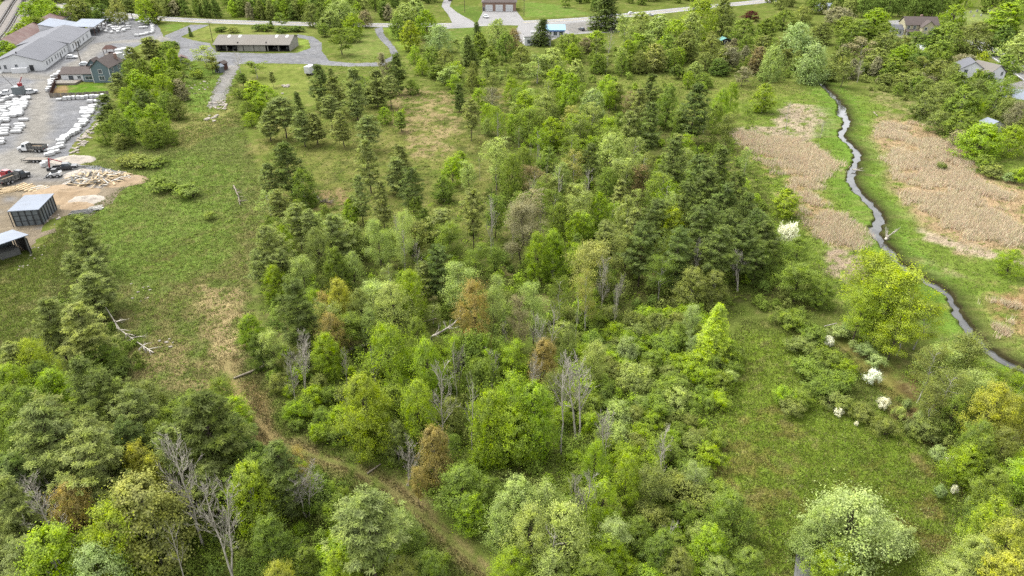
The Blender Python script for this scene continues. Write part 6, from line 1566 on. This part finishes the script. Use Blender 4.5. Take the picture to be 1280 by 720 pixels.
log('pale fallen log resting between the orange trees', [gp(428, 392, .35), gp(440, 384, .5)], .3, .24)
log('long grey fallen log in the brown hollow of the wood', [gp(424, 448, .2), gp(440, 436, .35), gp(462, 430, .3)], .2, .3)
log('pale log fallen beside the dirt track', [gp(459, 592, .12), gp(476, 580, .2)], .12, .08)
log('thin stick log on the wood floor near the snapped snag', [gp(512, 408, .2), gp(530, 402, .3), gp(545, 398, .2)], .14, .1)
log('snapped snag with its broken top hanging over to the right', [gp(540, 436, 0), gp(539, 421, 2.6), gp(553, 414, 3.2), gp(568, 404, 4.0), gp(581, 390, 5.2)], .24, .08, 'dead_wood', 'snag', 12, 9)
log('fallen trunk lying along the wood edge in dry grass', [gp(292, 473, .15), gp(310, 466, .2), gp(330, 458, .2), gp(342, 452, .3)], .16, .2)
log('thin bare pole leaning in the corner scrub', [gp(352, 714, .1), gp(378, 676, 1.6)], .05, .03)
log('bare log lying in grass at the right meadow edge', [gp(1187, 587, .15), gp(1214, 590, .2)], .09, .14)
log('driftwood log jammed across the narrow stream', [gp(1066, 212, .15), gp(1076, 213, .2)], .18, .12, 'dead_wood', 'fallen_log', 5, 3)
log('grey driftwood stump on the stream bank bend', [gp(1107, 300, 0), gp(1110, 294, .8)], .35, .15, 'dead_wood', 'fallen_log', 8, 4)
log('pale log on the grass bank above the stream head', [gp(1092, 140, .12), gp(1097, 145, .15)], .18, .14)
log('broken log in the lower shrub thicket', [gp(1030, 408, .3), gp(1046, 404, .4)], .1, .08, 'dead_wood')
log('grey branch heap log in the pine clearing hollow', [gp(392, 240, .3), gp(402, 252, .3), gp(415, 254, .3)], .12, .1, 'log_wood', 'fallen_log', 14, 8)
log('dark weathered stump heap on the left meadow rise', [gp(292, 232, .1), gp(298, 245, .5), gp(300, 256, .2)], .18, .1, 'log_wood', 'fallen_log', 16, 12)

# ------------------------------------------------------------------ ground cover (nobody could count it)
def sample(poly, n, dist_pow=1.0):
    """points in the area, denser near the camera"""
    w = PP(poly); a = np.array(w); out = np.zeros((0, 2))
    ymin = a[:, 1].min(); got = 0
    while got < n:
        x = rng.uniform(a[:, 0].min(), a[:, 0].max(), n * 3); y = rng.uniform(a[:, 1].min(), a[:, 1].max(), n * 3)
        k = in_poly(x, y, w) & (rng.uniform(0, 1, n * 3) < (ymin / y) ** dist_pow)
        out = np.concatenate([out, np.stack([x[k], y[k]], 1)]); got = len(out)
    return out[:n]
YARD_POLYS = [PP([(-40, 100), (112, 46), (128, 20), (165, 22), (205, 46), (137, 122), (84, 205), (160, 216), (168, 224), (110, 262), (60, 275), (40, 310), (-40, 330)]), PP([(205, 45), (262, 31), (226, 46), (262, 52), (372, 40), (402, 54), (412, 76), (474, 78), (494, 70), (480, 83), (300, 80), (270, 132), (262, 130), (285, 84), (232, 77)])]
def clear_ground(q, track=.45, stream=1.25):
    k = (seg_dist(q[:, 0], q[:, 1], STREAM) > stream) & (seg_dist(q[:, 0], q[:, 1], TRACK) > track) & (seg_dist(q[:, 0], q[:, 1], ROAD) > 7)
    for w in YARD_POLYS: k &= ~in_poly(q[:, 0], q[:, 1], w)
    return q[k]
def tufts(name, label, polys, hr, wr, colf, blades=3, spread=.25, cat='grass', var=.35, lean=.35, patchy=0):
    q = []
    for pl, n, dp in polys:
        s_ = clear_ground(sample(pl, n, dp))
        if patchy:
            w_ = PP(pl); d_ = seg_dist(s_[:, 0], s_[:, 1], w_, True)
            s_ = s_[((fbm(s_[:, 0] * .09, s_[:, 1] * .09, 31) * .6 + fbm(s_[:, 0] * .4, s_[:, 1] * .4, 37) * .4 - .5) * 2.6 + .5 + np.minimum(d_, 9) * .045) > patchy]
        q.append(s_ if not patchy else s_[rng.uniform(0, 1, len(s_)) < .25 + np.minimum(seg_dist(s_[:, 0], s_[:, 1], w_, True), 7) / 7])
    q = np.concatenate(q); m = len(q); z = (q[:, 1] * CP + CAM_H * SP)
    sc = np.clip(z / 110, .8, 3.0) ** .6
    q = np.repeat(q, blades, 0); sc = np.repeat(sc, blades); n = len(q)
    col = np.repeat(colf(q[::blades, 0], q[::blades, 1]) * rng.uniform(1 - var, 1 + var, (m, 1)) * (1 + rng.normal(0, .06, (m, 3))), blades, 0)
    p0 = q + rng.normal(0, spread, (n, 2)) * sc[:, None]
    h = rng.uniform(*hr, n) * np.where(True, 1, 1); w = rng.uniform(*wr, n) * sc; a = rng.uniform(0, 6.28, n)
    dx, dy = np.cos(a) * w / 2, np.sin(a) * w / 2; ln = rng.normal(0, lean, (n, 2)) * h[:, None]
    V = np.stack([np.stack([p0[:, 0] - dx, p0[:, 1] - dy, np.zeros(n)], 1), np.stack([p0[:, 0] + dx, p0[:, 1] + dy, np.zeros(n)], 1), np.stack([p0[:, 0] + ln[:, 0], p0[:, 1] + ln[:, 1], h], 1)], 1).reshape(-1, 3)
    F = np.arange(n * 3).reshape(n, 3)
    o = obj(name, mesh_np(name, V, F, [MATS['blade']], {'col': ('FLOAT_COLOR', 'FACE', rgba(np.clip(col, 0, 1)))}))
    return tag(o, label, cat, None, 'stuff')
def mix_col(x, y):
    c = paint(x, y); n = len(x); t = rng.uniform(0, 1, n)
    straw = np.array(lin((202, 188, 142), .36)); green = np.array(lin((136, 160, 66), .36))
    c = c * 1.25
    c[t < .2] = c[t < .2] * .4 + straw * .6; c[t > .72] = c[t > .72] * .5 + green * .5
    return c
tufts('meadow_grass', 'rough green and straw coloured meadow grass on the open ground', [
    ([(880, 470), (930, 400), (1010, 400), (1130, 500), (1240, 620), (1290, 760), (930, 760), (880, 600)], 36000, 1.2),
    ([(60, 440), (70, 300), (105, 200), (300, 140), (335, 250), (310, 340), (330, 480), (330, 570), (250, 520), (150, 490)], 44000, 1.0),
    ([(320, 150), (480, 110), (640, 120), (640, 300), (420, 310), (330, 270)], 12000, 1.0),
    ([(920, 100), (1040, 105), (1200, 150), (1290, 220), (1290, 480), (1180, 400), (1000, 400), (950, 240)], 30000, 1.0),
    ([(290, 440), (420, 560), (480, 590), (640, 740), (560, 740), (460, 640), (330, 560)], 9000, 1.0),
    ([(640, 90), (900, 80), (960, 110), (900, 130), (760, 140)], 6000, 1.0), ([(-20, 470), (-20, 320), (40, 320), (80, 275), (110, 270), (80, 400), (60, 470)], 12000, 1.0), ([(120, 190), (220, 100), (300, 90), (320, 150), (220, 200)], 7000, 1.0)], (.10, .34), (.05, .14), mix_col)
reed = np.array(lin((204, 178, 136)))
def reed_col(x, y):
    n = fbm(x * .12, y * .12, 14)[:, None]
    return np.array(lin((218, 203, 170), .65))[None, :] * n + np.array(lin((203, 185, 155), .65))[None, :] * (1 - n)
tufts('reed_bed', 'pale tan stand of dry reeds along the stream', [
    ([(1095, 150), (1150, 150), (1212, 192), (1225, 214), (1290, 242), (1290, 312), (1200, 306), (1165, 288), (1132, 260), (1120, 240), (1110, 210), (1088, 185)], 34000, .6),
    ([(905, 160), (1000, 172), (1056, 196), (1058, 212), (1028, 228), (1038, 256), (1070, 278), (1098, 302), (1078, 324), (1022, 306), (992, 264), (975, 226), (935, 196)], 16000, .6),
    ([(1212, 376), (1290, 368), (1290, 446), (1242, 424), (1220, 400)], 6000, .6), ([(1256, 484), (1290, 476), (1290, 580), (1266, 556)], 3000, .6)], (.6, 1.35), (.06, .13), reed_col, 3, .3, 'reeds', .22, .3, .68)

def herbs(name, label, polys, size, cols, per=14, L=.2, cat='undergrowth'):
    q = np.concatenate([clear_ground(sample(pl, n, dp), 2.3, 3.0) for pl, n, dp in polys])
    m = len(q); z = q[:, 1] * CP + CAM_H * SP; sc = np.clip(z / 105, .85, 2.6) ** .7
    s = rng.uniform(*size, m)
    pal_ = np.array([lin(LEAF[c]) for c in cols]); pc = pal_[rng.integers(0, len(cols), m)] * rng.uniform(.7, 1.1, (m, 1))
    n = m * per; qi = np.repeat(np.arange(m), per)
    d = rdir(rng, n); d[:, 2] = np.abs(d[:, 2])
    pos = np.zeros((n, 3)); pos[:, :2] = q[qi]; pos += d * (s[qi] * rng.uniform(.55, 1.05, n))[:, None] * np.array([1, 1, .9])
    nrm = d * .7 + np.array([0, 0, .6]) + rng.normal(size=(n, 3)) * .35
    Ls = (L * sc[qi] * rng.uniform(.8, 1.2, n))
    V, F = leaf_quads(pos, nrm, Ls, Ls * .72, rng)
    V[:, 2] = np.maximum(V[:, 2], .03)
    col = pc[qi] * rng.uniform(.68, 1.3, (n, 1))
    o = obj(name, mesh_np(name, V, F, [MATS['blade']], {'col': ('FLOAT_COLOR', 'FACE', rgba(np.clip(col, 0, 1)))}))
    return tag(o, label, cat, None, 'stuff')
herbs('woodland_undergrowth', 'tangled low green undergrowth covering the floor of the wood', [
    ([(640, 110), (900, 130), (970, 260), (980, 380), (900, 400), (700, 420), (480, 450), (330, 470), (320, 280), (420, 260), (640, 250)], 5200, .8),
    ([(700, 400), (890, 390), (930, 440), (890, 620), (960, 750), (690, 750), (700, 560)], 4600, .8),
    ([(340, 460), (560, 430), (720, 450), (720, 600), (690, 740), (640, 740), (560, 640), (400, 570)], 3800, .8),
    ([(0, 490), (200, 500), (300, 500), (340, 560), (520, 660), (570, 750), (0, 750)], 4600, .8),
    ([(1130, 460), (1200, 440), (1290, 480), (1290, 750), (1210, 750), (1190, 600)], 1700, .8),
    ([(930, 130), (1000, 260), (1060, 370), (980, 390), (950, 280)], 600, .8)], (.4, 1.25), 'GGBNDGB', 16, .21)
herbs('scrub_growth', 'low green scrub scattered over the clearings and banks', [
    ([(60, 440), (90, 300), (120, 260), (150, 480)], 500, .8), ([(150, 340), (300, 260), (325, 470), (180, 490)], 1000, .8), ([(110, 270), (230, 190), (320, 200), (320, 300), (160, 350)], 420, .8), ([(320, 150), (480, 120), (640, 110), (640, 260), (420, 280), (330, 270)], 1500, .8),
    ([(1040, 60), (1110, 50), (1280, 120), (1280, 210), (1200, 190), (1090, 120)], 1300, .8), ([(640, 70), (900, 50), (1040, 90), (960, 130), (780, 130), (640, 110)], 1500, .8),
    ([(120, 190), (220, 100), (300, 90), (300, 150), (220, 190)], 700, .8), ([(900, 480), (1010, 420), (1130, 520), (1220, 640), (1180, 740), (940, 740)], 380, .8),
    ([(400, 80), (640, 50), (640, 110), (480, 130), (400, 130)], 900, .8), ([(900, 150), (1040, 110), (1290, 220), (1290, 480), (1180, 380), (1040, 360), (960, 240)], 700, .8)], (.18, .7), 'GNGHNN', 14, .19)
